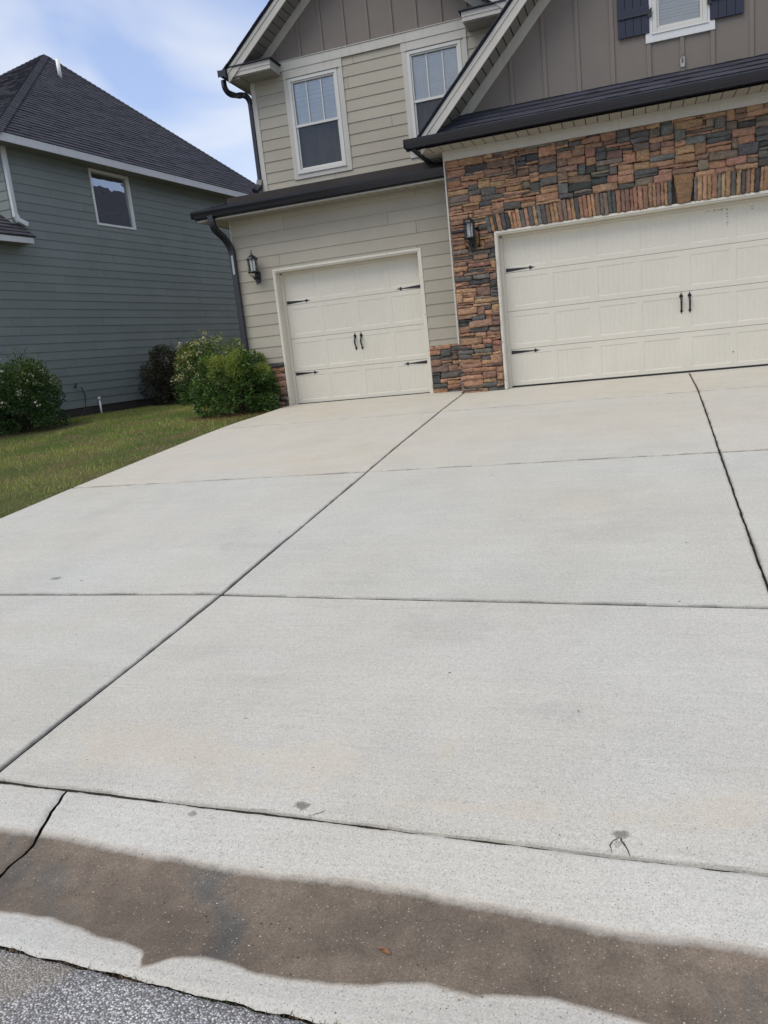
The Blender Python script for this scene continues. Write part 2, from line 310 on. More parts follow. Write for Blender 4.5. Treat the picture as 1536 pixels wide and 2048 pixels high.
# sub-base under the slabs (dark soil seen in the joints)
mb = MB()
for a, b in zip(GY[6:-1], GY[7:]): mb.quad((-4.9, a, gz(a)-0.035), (6.2, a, gz(a)-0.035), (6.2, b, gz(b)-0.035), (-4.9, b, gz(b)-0.035))
o = mb.build('joint_bed', M['dirt']); tag(o, kind='structure')
def pn(x, y, s=1.0, k=0): return noise.noise(Vector((x*s, y*s, 7.3+k)))
def slab(mb, xl, xr, y0, y1, y0f=None, y1f=None, tint=(1, 1, 1)):
    """one cast slab with worn, rounded edges; xl/xr functions of y"""
    y0f = y0f or (lambda x: y0); y1f = y1f or (lambda x: y1)
    e = [0, 0.004, 0.010, 0.020]
    L_ = y1-y0; yl = [y0+t for t in e] + list(np.arange(y0+0.06, y1-0.06, 0.05)) + [y1-t for t in e[::-1]]
    rows = []
    for yi, y in enumerate(yl):
        a, b = xl(y), xr(y); xs = [a+t for t in e] + list(np.linspace(a, b, max(6, int((b-a)/0.06)))[1:-1]) + [b-t for t in e[::-1]]; row = []
        n_ = len(xs)
        for xi, x in enumerate(xs):
            de = min(xi, n_-1-xi, yi, len(yl)-1-yi); dz = {0: -0.012, 1: -0.005, 2: -0.0012}.get(de, 0)
            jx = 0.003*pn(x, y, 11, 1)+0.004*pn(x, y, 50, 2) if min(xi, n_-1-xi) < 2 else 0; jy = 0.006*pn(x, y, 11, 3)+0.007*pn(x, y, 45, 4) if min(yi, len(yl)-1-yi) < 2 else 0
            yy = y + (y0f(x)-y0)*max(0, 1-(y-y0)/0.6) + (y1f(x)-y1)*max(0, 1-(y1-y)/0.6)
            row.append((x+jx, yy+jy, gz(yy)+dz+0.0012*pn(x, y, 1.7, 5)))
        rows.append(row)
    m = min(len(r) for r in rows)
    if any(len(r) != m for r in rows): rows = [r[:m//2]+r[len(r)-(m-m//2):] for r in rows]
    b0 = len(mb.v); mb.v.extend([p for r in rows for p in r])
    for j in range(len(rows)-1):
        for i in range(m-1):
            de = min(i, m-2-i, j, len(rows)-2-j); k_ = {0: 0.5, 1: 0.74, 2: 0.93}.get(de, 1.0); q_ = rows[j][i]; w_ = min(1, max(0.12, 0.62+1.1*pn(q_[0], q_[1], 5, 8)+0.5*pn(q_[0], q_[1], 23, 9)))*(0.45 if (j < 3 and y0 < -9) else 1); k_ = 1-(1-k_)*w_; mb.f.append(tuple(b0+q for q in (j*m+i, j*m+i+1, (j+1)*m+i+1, (j+1)*m+i))); mb.c.append(tuple(t*k_ for t in tint))
    per = [(0, i) for i in range(m)] + [(j, m-1) for j in range(1, len(rows))] + [(len(rows)-1, i) for i in range(m-2, -1, -1)] + [(j, 0) for j in range(len(rows)-2, 0, -1)]
    tp = [rows[j][i] for j, i in per]; k = len(tp)
    mb.add(tp + [(x, y, z-0.06) for x, y, z in tp], [(i, (i+1) % k, k+(i+1) % k, k+i) for i in range(k)], (0.16, 0.14, 0.115))
j1 = lambda y: -0.696 + 0.004*math.sin(y*2.1)
j2 = lambda y: float(np.interp(y, [-9.6, -7.7, -6.4, -4.9, -3.3, -1.56, -0.1], [2.235, 2.30, 2.33, 2.365, 2.41, 2.45, 2.46]))
g2 = 0.008
mb = MB()
cols = [(edge_x, lambda y: j1(y)-g2), (lambda y: j1(y)+g2, lambda y: j2(y)-g2+0.002), (lambda y: j2(y)+g2-0.002, lambda y: 5.9)]
for ci, (a, b) in enumerate(cols):
    f3 = (lambda x: -7.733-0.0*(x+0.696)) if not ci else (lambda x: -7.745-0.058*(x+0.696))
    top = -0.01 if ci else 0.45; yb = lambda x: YB(x)+0.005
    T = [(0.985, 0.99, 0.985), (0.99, 1.0, 0.995), (1.02, 1.0, 0.965), (1.03, 1.0, 0.95)] if ci != 1 else [(1.0, 0.995, 0.985), (0.975, 0.985, 0.98), (1.01, 1.0, 0.975), (1.035, 1.01, 0.965)]
    slab(mb, a, b, -9.60, -7.76, yb, lambda x: f3(x)-0.012, T[0])
    slab(mb, a, b, -7.75, -4.92, lambda x: f3(x)+0.012, None, T[1])
    slab(mb, a, b, -4.892, -1.856, None, None, T[2]); slab(mb, a, b, -1.834, top, None, None, T[3])
drive = mb.build('driveway', M['drive'], smooth=False); tag(drive, kind='structure')
mb = MB(); mb.box(-3.9, -0.6, 0.44, 1.0, -0.3, -0.022); mb.box(-0.72, 5.2, -0.02, 1.0, -0.3, -0.012)
o = mb.build('garage_floor', M['drive']); tag(o, kind='structure')
# roll kerb with gutter
WT = [(-3, -9.70), (-0.9, -9.78), (-0.444, -9.794), (-0.311, -9.798), (-0.166, -9.796), (-0.02, -9.812), (0.19, -9.828), (0.556, -9.846), (0.75, -9.846), (0.877, -9.838), (0.981, -9.848), (1.318, -9.872), (1.638, -9.903), (1.814, -9.899), (1.964, -9.899), (3, -9.93), (6, -9.98)]
WB = [(-3, -10.08), (-0.6, -10.10), (-0.14, -10.118), (0.041, -10.116), (0.14, -10.128), (0.243, -10.151), (0.33, -10.158), (0.405, -10.180), (0.431, -10.235), (0.462, -10.215), (0.49, -10.186), (0.569, -10.163), (0.645, -10.165), (0.728, -10.184), (0.894, -10.184), (1.019, -10.165), (1.10, -10.14), (1.173, -10.123), (1.252, -10.14), (1.301, -10.145), (1.345, -10.124), (1.472, -10.108), (1.671, -10.139), (1.9, -10.17), (3, -10.22), (6, -10.2)]
def wet(x, y):
    a = np.interp(x, [p[0] for p in WT], [p[1] for p in WT])+0.006*pn(x, 0, 9); b = np.interp(x, [p[0] for p in WB], [p[1] for p in WB])+0.006*pn(x, 5, 13)
    return float(min(np.clip(0.5+(a-y)/0.075, 0, 1), np.clip(0.5+(y-b)/0.035, 0, 1)))
CJ = lambda y: float(np.interp(y, [-10.3, -9.963, -9.865, -9.764, -9.677, -9.597], [-0.30, -0.29, -0.275, -0.296, -0.314, -0.324]))+0.004*pn(3, y, 25)
mbv = []
def kerb_piece(x0f, x1f, name_, step):
    nx = max(4, int((x1f(-9.9)-x0f(-9.9))/step)); tk = list(np.linspace(0, 1, 68 if step < 0.05 else 14))
    vs = []; att = []
    for yi, tt in enumerate(tk):
        for i in range(nx+1):
            yn = -10.29+0.69*tt; a, b = x0f(yn), x1f(yn); x = a+(b-a)*i/nx; y = YF(x)+(YB(x)-0.009-YF(x))*tt
            de = min(yi, len(tk)-1-yi); dz = -0.009 if (de == 0 or i in (0, nx)) else (-0.002 if de == 1 else 0)
            jy = 0.007*pn(x, y, 12)+0.004*pn(x, y, 50) if de < 1 else 0
            vs.append((x+(0.003*pn(x, y, 60) if i in (0, nx) else 0), y+jy, gz(yn)+dz+0.0015*pn(x, y, 3)+0.0006*pn(x, y, 20))); att.append(wet(x, y))
    m = nx+1; fs = [(j*m+i, j*m+i+1, (j+1)*m+i+1, (j+1)*m+i) for j in range(len(tk)-1) for i in range(nx)]
    return vs, fs, att
V, F, A = [], [], []
for a, b, s in ((lambda y: -30, lambda y: -3.4, 0.5), (lambda y: -3.39, lambda y: CJ(y)-0.006, 0.012), (lambda y: CJ(y)+0.006, lambda y: 3.3, 0.012), (lambda y: 3.31, lambda y: 30, 0.5)):
    v, f, w = kerb_piece(a, b, '', s); F += [tuple(i+len(V) for i in q) for q in f]; V += v; A += w
me = bpy.data.meshes.new('gutter'); me.from_pydata(V, [], F); me.materials.append(M['curb']); me.polygons.foreach_set('use_smooth', [True]*len(F))
at = me.attributes.new('wet', 'FLOAT', 'POINT'); at.data.foreach_set('value', np.array(A, dtype=np.float32))
o = bpy.data.objects.new('kerb', me); C.objects.link(o); tag(o, kind='structure')
mb = MB()
for a, b in zip(GY[1:6], GY[2:7]): mb.quad((-30, a-0.05, gz(a)-0.03), (30, a-0.05, gz(a)-0.03), (30, b+0.05, gz(b)-0.03), (-30, b+0.05, gz(b)-0.03))
o = mb.build('kerb_bed', M['dirt']); tag(o, kind='structure')
mb = MB(); xr = list(np.linspace(-60, -2, 12))+list(np.arange(-1.9, 3.6, 0.012))+list(np.linspace(3.7, 60, 12)); qs = [0, 0.004, 0.03, 0.12, 0.5, 1.5, 4, 9.6]; rw = []
for q in qs:
    rw.append([(x, YF(x)-0.007-q+(0.006*pn(x, 1, 22)+0.004*pn(x, 2, 70) if q < 0.01 else 0), (-0.812 if q == 0 else float(np.interp(q, [0, 0.03, 4, 9.6], [-0.797, -0.792, -0.73, -0.86])))) for x in xr])
m_ = len(xr); mb.add([p for rr_ in rw for p in rr_], [(j*m_+i, j*m_+i+1, (j+1)*m_+i+1, (j+1)*m_+i) for j in range(len(qs)-1) for i in range(m_-1)])
tag(mb.build('road', M['asphalt'], smooth=True), kind='structure')
grid_obj('far_verge', [-60, 0, 60], [-60, -40, -20.4, -20], lambda x, y: -0.80 if y < -20.2 else -0.9, M['soil'])
# ------------------------------------------------------------------ wall frames
class Fr:
    def __init__(s, O, U, Nn): s.O = Vector(O); s.U = Vector(U).normalized(); s.N = Vector(Nn).normalized()
    def p(s, u, n, z): return s.O + s.U*u + s.N*n + Vector((0, 0, z))
    def box(s, mb, u0, u1, n0, n1, z0, z1, col=(1, 1, 1)):
        mb.add([s.p(u, n, z) for z in (z0, z1) for n in (n0, n1) for u in (u0, u1)],
               [(0, 2, 3, 1), (4, 5, 7, 6), (0, 1, 5, 4), (2, 6, 7, 3), (0, 4, 6, 2), (1, 3, 7, 5)], col)
def siding(mb, fr, u0, u1, z0, z1, phase, holes=(), ex=0.1795, lo=0.014, hi=0.003, seed=1):
    rnd = random.Random(seed); k = math.floor((z0-phase)/ex)
    while phase+k*ex < z1-1e-4:
        za, zb = phase+k*ex, phase+(k+1)*ex; k += 1
        a, b = max(za, z0), min(zb, z1)
        cuts = sorted({a, b} | {h[2] for h in holes if a < h[2] < b} | {h[3] for h in holes if a < h[3] < b})
        js = []; x = u0+rnd.uniform(0.6, 3.2)
        while x < u1: js.append(x); x += 3.66
        shades = [rnd.uniform(0.93, 1.04) for _ in range(len(js)+2)]
        for ca, cb in zip(cuts[:-1], cuts[1:]):
            mid = (ca+cb)/2; segs = [(u0, u1)]
            for h in holes:
                if h[2] < mid < h[3]:
                    ns = []
                    for s0, s1 in segs:
                        if h[1] <= s0 or h[0] >= s1: ns.append((s0, s1)); continue
                        if h[0] > s0: ns.append((s0, h[0]))
                        if h[1] < s1: ns.append((h[1], s1))
                    segs = ns
            for s0, s1 in segs:
                pts = [s0]+[j for j in js if s0+0.05 < j < s1-0.05]+[s1]
                for q in range(len(pts)-1):
                    p0, p1 = pts[q]+(0.0022 if q else 0), pts[q+1]-(0.0022 if q < len(pts)-2 else 0)
                    f = lambda z: lo+(hi-lo)*(z-za)/ex
                    sh = shades[sum(1 for j in js if j < (p0+p1)/2)]; col = (sh, sh*rnd.uniform(0.99, 1.01), sh)
                    na, nb = f(ca), f(cb); bot = ca if ca > za+1e-4 else ca
                    vs = [fr.p(p0, -0.01, ca), fr.p(p1, -0.01, ca), fr.p(p1, na, ca), fr.p(p0, na, ca), fr.p(p0, -0.01, cb), fr.p(p1, -0.01, cb), fr.p(p1, nb, cb), fr.p(p0, nb, cb)]
                    mb.add(vs, [(0, 1, 2, 3), (3, 2, 6, 7), (4, 7, 6, 5), (0, 3, 7, 4), (1, 5, 6, 2)], col)
SC = [((0.465, 0.268, 0.158), 4.5), ((0.395, 0.222, 0.148), 4.5), ((0.46, 0.29, 0.165), 1.8), ((0.27, 0.165, 0.125), 2.4), ((0.125, 0.122, 0.115), 2.2), ((0.185, 0.178, 0.160), 1.7), ((0.24, 0.19, 0.145), 1.4), ((0.075, 0.073, 0.073), 1.0)]
def scol(rnd):
    c = rnd.choices([s[0] for s in SC], [s[1] for s in SC])[0]; k = rnd.uniform(1.05, 1.5); return (c[0]*k*rnd.uniform(.94, 1.06), c[1]*k*rnd.uniform(.95, 1.05), c[2]*k*rnd.uniform(.93, 1.07))
def stone(mb, fr, rnd, quad, dep, col):
    """quad: four (u,z) corners (bl, br, tr, tl) of a stone face"""
    bl, br, tr, tl = [Vector((a, b)) for a, b in quad]
    w = ((br-bl).length+(tr-tl).length)/2; h = ((tl-bl).length+(tr-br).length)/2
    nx = max(3, int(w/0.035)+1); nz = max(3, int(h/0.03)+1); ts = lambda n: [0, 0.06] + [0.06+0.88*i/(n-1) for i in range(1, n-1)] + [0.94, 1]
    su, sz = rnd.uniform(0, 99), rnd.uniform(0, 99); tu = ts(nx); tz = ts(nz); tilt = rnd.uniform(-0.006, 0.006); tilt2 = rnd.uniform(-0.007, 0.007)
    vs = []; n1 = len(tu)
    for j, b in enumerate(tz):
        for i, a in enumerate(tu):
            p = (bl*(1-a)+br*a)*(1-b)+(tl*(1-a)+tr*a)*b
            ed = (i in (0, n1-1)) + (j in (0, len(tz)-1)); q = dep + tilt*(a-0.5)*2+tilt2*(b-0.5)*2
            nn = q + 0.014*noise.noise(Vector((p.x*9+su, p.y*16+sz, 0)))*1.2 + 0.009*noise.noise(Vector((p.x*32+su, p.y*40+sz, 4)))
            if ed: nn -= 0.012*ed; 
            p = p + Vector((noise.noise(Vector((p.x*22+su, p.y*22, 9))), noise.noise(Vector((p.x*22, p.y*22+sz, 3)))))*0.012*(1 if ed else 0)
            if ed == 2: c_ = (bl+br+tr+tl)/4; p = p+(c_-p).normalized()*0.004
            vs.append(fr.p(p.x, nn, p.y))
    nv = len(vs); m = n1; fs = [(j*m+i, j*m+i+1, (j+1)*m+i+1, (j+1)*m+i) for j in range(len(tz)-1) for i in range(m-1)]
    per = list(range(m)) + [j*m+m-1 for j in range(1, len(tz))] + [(len(tz)-1)*m+i for i in range(m-2, -1, -1)] + [j*m for j in range(len(tz)-2, 0, -1)]
    for i in per: v = Vector(vs[i]); vs.append(v - fr.N*((v-fr.O).dot(fr.N)+0.01))
    k = len(per); fs += [(per[i], nv+i, nv+(i+1) % k, per[(i+1) % k]) for i in range(k)]
    mb.add(vs, fs, col)
def stonewall(mb, fr, u0, u1, z0, z1, blocked, seed, cu=0.034, cz=0.0335):
    rnd = random.Random(seed); nu = int(round((u1-u0)/cu)); nz = int(round((z1-z0)/cz)); cu = (u1-u0)/nu; cz = (z1-z0)/nz
    g = [[blocked(u0+(i+0.5)*cu, z0+(j+0.5)*cz) for i in range(nu)] for j in range(nz)]
    for j in range(nz):
        i = 0
        while i < nu:
            if g[j][i]: i += 1; continue
            h = rnd.choices([1, 2, 3, 4], [2.6, 4.0, 3.4, 1.2] if u0+i*cu > 0 or z0+j*cz > 2.5 else [4, 4, 1.6, 0.4])[0]; w = rnd.choice([4, 5, 6, 6, 7, 7, 8, 9, 10]) if h < 4 else rnd.choice([3, 4, 5, 6])
            if h == 1: w += rnd.choice([0, 1, 3])
            ww = 0
            while ww < w and i+ww < nu and not g[j][i+ww]: ww += 1
            rest = 0
            while i+ww+rest < nu and not g[j][i+ww+rest] and rest < 3: rest += 1
            if 0 < rest < 3 and ww+rest <= 10: ww += rest
            hh = 1
            while hh < h and j+hh < nz and all(not g[j+hh][i+q] for q in range(ww)): hh += 1
            for a in range(hh):
                for b in range(ww): g[j+a][i+b] = True
            e = 0.0018; r = lambda: rnd.uniform(-0.004, 0.004)
            a0, a1, b0, b1 = u0+i*cu+e, u0+(i+ww)*cu-e, z0+j*cz+e, z0+(j+hh)*cz-e; sk = rnd.uniform(-.010, .010)
            stone(mb, fr, rnd, [(a0+r(), b0+r()*.5), (a1+r(), b0+r()*.5+sk), (a1+r(), b1+r()*.5+sk), (a0+r(), b1+r()*.5)], rnd.uniform(0.018, 0.054), scol(rnd)); i += ww
def tabs(mb, O, U, V, rng, vmax, ex=0.143, seed=3, base=1.0, tab=0.2, th=0.004):
    """courses of laminated shingles; rng(v)->(u0,u1)"""
    rnd = random.Random(seed); O = Vector(O); U = Vector(U).normalized(); V = Vector(V).normalized(); W = U.cross(V).normalized()
    if W.z < 0: W = -W
    n = int(math.ceil(vmax/ex))
    for k in range(n):
        va, vb = k*ex, min((k+1)*ex, vmax); a0, a1 = rng(va); b0, b1 = rng(vb)
        us = [min(a0, b0)]
        while us[-1] < max(a1, b1): us.append(us[-1]+rnd.uniform(0.55, 1.5)*tab)
        for p, q in zip(us[:-1], us[1:]):
            pa, qa = max(p, a0), min(q, a1); pb, qb = max(p, b0), min(q, b1)
            if qa <= pa and qb <= pb: continue
            if qa < pa: pa = qa = (pa if p < a0 else qa)
            if qb < pb: pb = qb = (pb if p < b0 else qb)
            lam = rnd.random() < 0.5; t = th*(3.2 if lam else 1.6); s = base*rnd.uniform(0.72, 1.0)*(1.12 if lam else 0.92); col = (s, s*rnd.uniform(.97, 1.02), s*rnd.uniform(.96, 1.05))
            P = lambda u, v, w: O+U*u+V*v+W*w
            mb.add([P(pa, va-0.004, -0.004), P(qa, va-0.004, -0.004), P(qa, va-0.004, t+0.008), P(pa, va-0.004, t+0.008), P(pb, vb, 0.003), P(qb, vb, 0.003)],
                   [(0, 1, 2, 3), (3, 2, 5, 4), (0, 3, 4), (1, 5, 2)], col)
FF = lambda y: Fr((0, y, 0), (1, 0, 0), (0, -1, 0))
# ------------------------------------------------------------------ the tan house
house = thing('house', 'tan house with stone veneer front, two cream garage doors and brown board gables', 'house', (0, 0, 0))
YS, YD, YU = 0.31, -0.18, 1.82
S, Dw, Uw = FF(YS), FF(YD), FF(YU)
SX0, SX1, SZ = -3.7116, -1.3308, 2.173
DX0, DX1, DZ = 0.0, 4.88, 2.178
# structural backing (dark cores behind the cladding)
mb = MB()
mb.box(-4.44, SX0-0.07, YS+0.012, 9, -0.4, 3.4); mb.box(SX1+0.04, -0.6, YS+0.012, 9, -0.4, 3.4); mb.box(SX0-0.07, SX1+0.04, YS+0.012, 9, 2.19, 3.4); mb.box(SX0-0.07, SX1+0.04, 0.72, 9, -0.4, 2.14)
mb.box(-4.44, 0.0, YU+0.18, 15, 3.0, 5.62); mb.box(-0.69, -0.07, YD+0.012, 3, -0.4, 3.38); mb.box(4.93, 5.6, YD+0.012, 15, -0.4, 3.38); mb.box(-0.07, 4.93, YD+0.012, 15, 2.20, 3.38); mb.box(-0.07, 4.93, 0.22, 15, -0.4, 2.15); mb.box(-0.69, 5.6, 3, 15, -0.4, 3.38)
mb.build('wall_core', M['mortar'], house)
mb = MB()
ph = 1.167 - 0.1795*3
siding(mb, S, -4.43, -0.71, 0.716, 3.10, 1.167, [(SX0-0.08, SX1+0.045, -1, 2.19)], seed=11)
mb.build('siding_wall', M['siding'], house)
mb = MB(); siding(mb, Uw, -4.37, 0.0, 3.5, 5.60, 3.845, [(-3.80, -2.74, 3.84, 6), (-1.69, -0.63, 3.84, 6)], seed=12)
mb.build('upper_siding_wall', M['siding'], house)
mb = MB(); LF = Fr((-4.44, 0, 0), (0, 1, 0), (-1, 0, 0)); siding(mb, LF, YS+0.1, 15, 0.3, 3.1, 1.167, seed=13); siding(mb, LF, YU+0.1, 15, 3.1, 5.6, 3.845, seed=14)
mb.build('side_siding_wall', M['siding'], house); mb = MB()
RF = Fr((-0.69, 0, 0), (0, 1, 0), (-1, 0, 0)); siding(mb, RF, YD+0.02, YS, 0.716, 3.36, 1.167, seed=15)
mb.build('side_siding_wall', M['siding'], house); mb = MB()
RR = Fr((5.6, 0, 0), (0, 1, 0), (1, 0, 0)); siding(mb, RR, YD+0.1, 15, -0.4, 3.4, 1.167, seed=16)
mb.build('side_siding_wall', M['siding'], house)
# corner boards and J trims
mb = MB(); Uw.box(mb, -4.455, -4.365, -0.01, 0.022, 3.55, 5.6); mb.build('corner_board', M['trim'], house, bevel=0.003); mb = MB()
S.box(mb, -4.455, -4.432, -0.02, 0.018, 0.72, 3.08); mb.build('corner_board', M['trim'], house, bevel=0.003); mb = MB()
mb.box(-0.716, -0.694, YD-0.055, YD-0.035, 0.70, 3.35)
mb.build('corner_board', M['trim'], house, bevel=0.003)
# stone veneer
kx = lambda u: abs(u-2.44)
def top_arch(u): return 2.42 + 0.09*max(0, 1-(kx(u)/2.6)**2)
def blkD(u, z):
    if -0.085 < u < 4.965 and z < 2.215: return True
    if -0.16 < u < 5.04 and 2.19 < z < top_arch(u)+0.0: return True
    if kx(u) < 0.125 and 2.2 < z < 2.575: return True
    if -0.49 < u < -0.29 and 2.01 < z < 2.29: return True
    return False
mb = MB(); stonewall(mb, Dw, -0.695, 5.61, -0.03, 3.235, blkD, 21)
rnd = random.Random(5); u = -0.155
while u < 5.03:
    w = rnd.uniform(0.040, 0.068); uc = u+w/2
    if kx(uc) > 0.125:
        lean = (uc-2.44)/2.5*0.16+0.0; z0, z1 = 2.202, top_arch(uc)+rnd.uniform(-0.012, 0.016); e = 0.002
        sx = lambda z: (z-2.2)*lean
        stone(mb, Dw, rnd, [(u+e, z0), (u+w-e, z0), (u+w-e+sx(z1), z1), (u+e+sx(z1), z1+rnd.uniform(-.006, .006))], rnd.uniform(0.026, 0.044), scol(rnd))
    u += w
stone(mb, Dw, rnd, [(2.36, 2.2), (2.52, 2.2), (2.565, 2.565), (2.315, 2.565)], 0.048, (0.38, 0.225, 0.12))
mb.build('stone_veneer', M['stone'], house, smooth=True)
mb = MB()
stonewall(mb, Fr((0, YS-0.0, 0), (1, 0, 0), (0, -1, 0)), -1.282, -0.70, -0.04, 0.712, lambda u, z: False, 23)
mb.build('stone_base', M['stone'], house, smooth=True); mb = MB()
stonewall(mb, Fr((0, YS-0.0, 0), (1, 0, 0), (0, -1, 0)), -4.46, -3.795, -0.3, 0.712, lambda u, z: False, 24)
mb.build('stone_base', M['stone'], house, smooth=True); mb = MB()
stonewall(mb, Fr((-0.69, 0, 0), (0, 1, 0), (-1, 0, 0)), YD-0.03, YS, -0.04, 0.712, lambda u, z: False, 25)
mb.build('stone_base', M['stone'], house, smooth=True); mb = MB()
stonewall(mb, Fr((-4.445, 0, 0), (0, 1, 0), (-1, 0, 0)), YS, 6, -0.3, 0.712, lambda u, z: False, 26)
mb.build('stone_base', M['stone'], house, smooth=True)
# frieze boards
mb = MB(); Dw.box(mb, -0.712, 5.62, -0.01, 0.058, 3.232, 3.362); Dw.box(mb, -0.712, 5.62, 0.058, 0.070, 3.30, 3.362)
mb.build('frieze_board', M['trim'], house, bevel=0.002)
# board and batten gables
def batten_wall(name, fr, poly, xs, rake, zb):
    mb = MB()
    for pg in poly: mb.prism([fr.p(u, -0.02, z) for u, z in pg], fr.N*0.024, (1, 1, 1))
    for x in xs:
        zt = min(rake(x-0.025), rake(x+0.025))
        if zt > zb(x)+0.05: fr.box(mb, x-0.025, x+0.025, 0.003, 0.024, zb(x), zt, (1.03, 1.03, 1.03))
    return mb.build(name, M['brown'], house, bevel=0.002)
rkU = lambda x: 5.70+0.02+(0.835*(min(x, -4.44-x)+4.116)) + 0.12
rkD = lambda x: 3.80+1.02*(min(x, 4.88-x)+0.34)
GD = FF(-0.10)
def win_hole(x): return 1.72 <= x <= 3.16
batten_wall('gable_board_wall', Uw, [[(-4.30, 5.60), (-0.14, 5.60), (-0.14, 5.75), (-2.22, rkU(-2.22)+0.06), (-4.30, 5.75)]], [-3.865+0.4105*k for k in range(9)], lambda x: rkU(x), lambda x: 5.72)
GP = [[(-0.69, 3.40), (2.12, 3.40), (2.12, rkD(2.12)+0.1)], [(2.76, 3.40), (5.57, 3.40), (2.76, rkD(2.12)+0.1)], [(2.12, 3.40), (2.76, 3.40), (2.76, 4.32), (2.12, 4.32)], [(2.12, 5.545), (2.76, 5.545), (2.76, rkD(2.12)+0.1), (2.44, rkD(2.44)+0.1), (2.12, rkD(2.12)+0.1)]]
batten_wall('front_gable_board_wall', GD, GP, [0.30, 0.745, 1.18, 1.615, 2.062, 2.462, 2.822, 3.268, 3.70, 4.13, 4.58], lambda x: (4.22 if abs(x-2.44) < 0.45 else rkD(x)), lambda x: 3.80)
mb = MB(); Uw.box(mb, -3.98, -0.46, 0.0, 0.040, 5.585, 5.725); Uw.box(mb, -3.985, -0.455, 0.0, 0.052, 5.725, 5.737)
mb.build('band_board', M['trim'], house, bevel=0.002)
# gable rakes: fascia, soffit boards, frieze on the wall and shingle edge
def rake(side, xa, za, sl, x0, yf, yw, zoff_fas, hf, xend_frieze, zf, hfr, name):
    sg = side  # +1: left rake climbing to +x ; -1: mirrored
    X = lambda x: x if sg > 0 else 2*xa-x
    zt = lambda x: za-sl*(xa-x)      # shingle underside line (top of fascia)
    fas = MB(); pl = [(X(x0), yf, zt(x0)), (X(xa), yf, zt(xa)), (X(xa), yf, zt(xa)-hf), (X(x0+0.0), yf, zt(x0)-hf+0.0)]
    fas.prism(pl, (0, 0.028, 0)); pl2 = [(X(x0), yf-0.012, zt(x0)), (X(xa), yf-0.012, zt(xa)), (X(xa), yf-0.012, zt(xa)-0.07), (X(x0), yf-0.012, zt(x0)-0.07)]
    fas.prism(pl2, (0, 0.012, 0)); fas.build('rake_fascia', M['trim'], house)
    so = MB(); x = x0+0.10; dx = 0.1
    while x < xa:
        a, b = x, min(x+dx-0.013, xa); zs = lambda q: zt(q)-hf+0.03
        so.prism([(X(a), yf+0.026, zs(a)), (X(b), yf+0.026, zs(b)), (X(b), yw+0.02, zs(b)), (X(a), yw+0.02, zs(a))], (0, 0, 0.012)); x += dx
    so.build('rake_soffit', M['dsoffit'], house)
    bk = MB(); bk.prism([(X(x0+0.02), yf+0.03, zt(x0+0.02)-hf+0.046), (X(xa), yf+0.03, zt(xa)-hf+0.046), (X(xa), yw+0.05, zt(xa)-hf+0.046), (X(x0+0.02), yw+0.05, zt(x0+0.02)-hf+0.046)], (0, 0, 0.01)); bk.build('soffit_backing', M['dark'], house)
    fz = MB(); zz = lambda q: zt(q)-hf+0.03; fz.prism([(X(xend_frieze), yw-0.026, zz(xend_frieze)), (X(xa), yw-0.026, zz(xa)), (X(xa), yw-0.026, zz(xa)-hfr), (X(xend_frieze+hfr*0.9), yw-0.026, zz(xend_frieze+hfr*0.9)-hfr)], (0, 0.05, 0)); fz.build('rake_frieze', M['trim'], house)
    return zt
def slab_roof(mb, xe, xa, za, sl, y0, y1, side, th=0.035, seed=1):
    X = lambda x: x if side > 0 else 2*xa-x
    zt = lambda x: za-sl*(xa-x)
    mb.prism([(X(xe), y0, zt(xe)+0.004), (X(xa), y0, zt(xa)+0.004), (X(xa), y1, zt(xa)+0.004), (X(xe), y1, zt(xe)+0.004)], (0, 0, th), (0.6, 0.6, 0.6))
    rnd = random.Random(seed); n = int((xa-xe)/(0.143/math.sqrt(1+sl*sl)))
    for k in range(n+1):
        a = xe+(xa-xe)*k/(n+1); b = xe+(xa-xe)*(k+1)/(n+1); t = rnd.uniform(0.010, 0.022); p = rnd.uniform(0.0, 0.012)
        mb.prism([(X(a), y0-0.022-p, zt(a)+th+0.005), (X(b), y0-0.022-p, zt(b)+th+0.003), (X(b), y0+0.3, zt(b)+th+0.003), (X(a), y0+0.3, zt(a)+th+0.005)], (0, 0, t), (0.8, 0.8, 0.85))
        mb.prism([(X(a), y0+0.3, zt(a)+th+0.005), (X(b), y0+0.3, zt(b)+th+0.003), (X(b), y1, zt(b)+th+0.003), (X(a), y1, zt(a)+th+0.005)], (0, 0, t*0.8), (0.85, 0.85, 0.9))
# front (D) gable
zaD = 3.50+(2.44+0.93)*1.02
for sd_ in (1, -1): rake(sd_, 2.44, zaD, 1.02, -0.93, -0.60, -0.10, 0, 0.205, -0.50, 0, 0.18, 'D')
zaU = 5.655+(-2.22+4.64)*0.835
for sd_ in (1, -1): rake(sd_, -2.22, zaU, 0.835, -4.64, 1.37, YU, 0, 0.205, -4.20, 0, 0.165, 'U')
mb = MB()
for sd_ in (1, -1): slab_roof(mb, -1.02, 2.44, zaD, 1.02, -0.62, 1.83 if sd_ > 0 else 15, sd_, seed=3+sd_)
slab_roof(mb, -1.02, 2.44, zaD, 1.02, 1.84, 9, 1, seed=9)
for sd_ in (1, -1): slab_roof(mb, -4.72, -2.22, zaU, 0.835, 1.35, 15.5, sd_, seed=5+sd_)
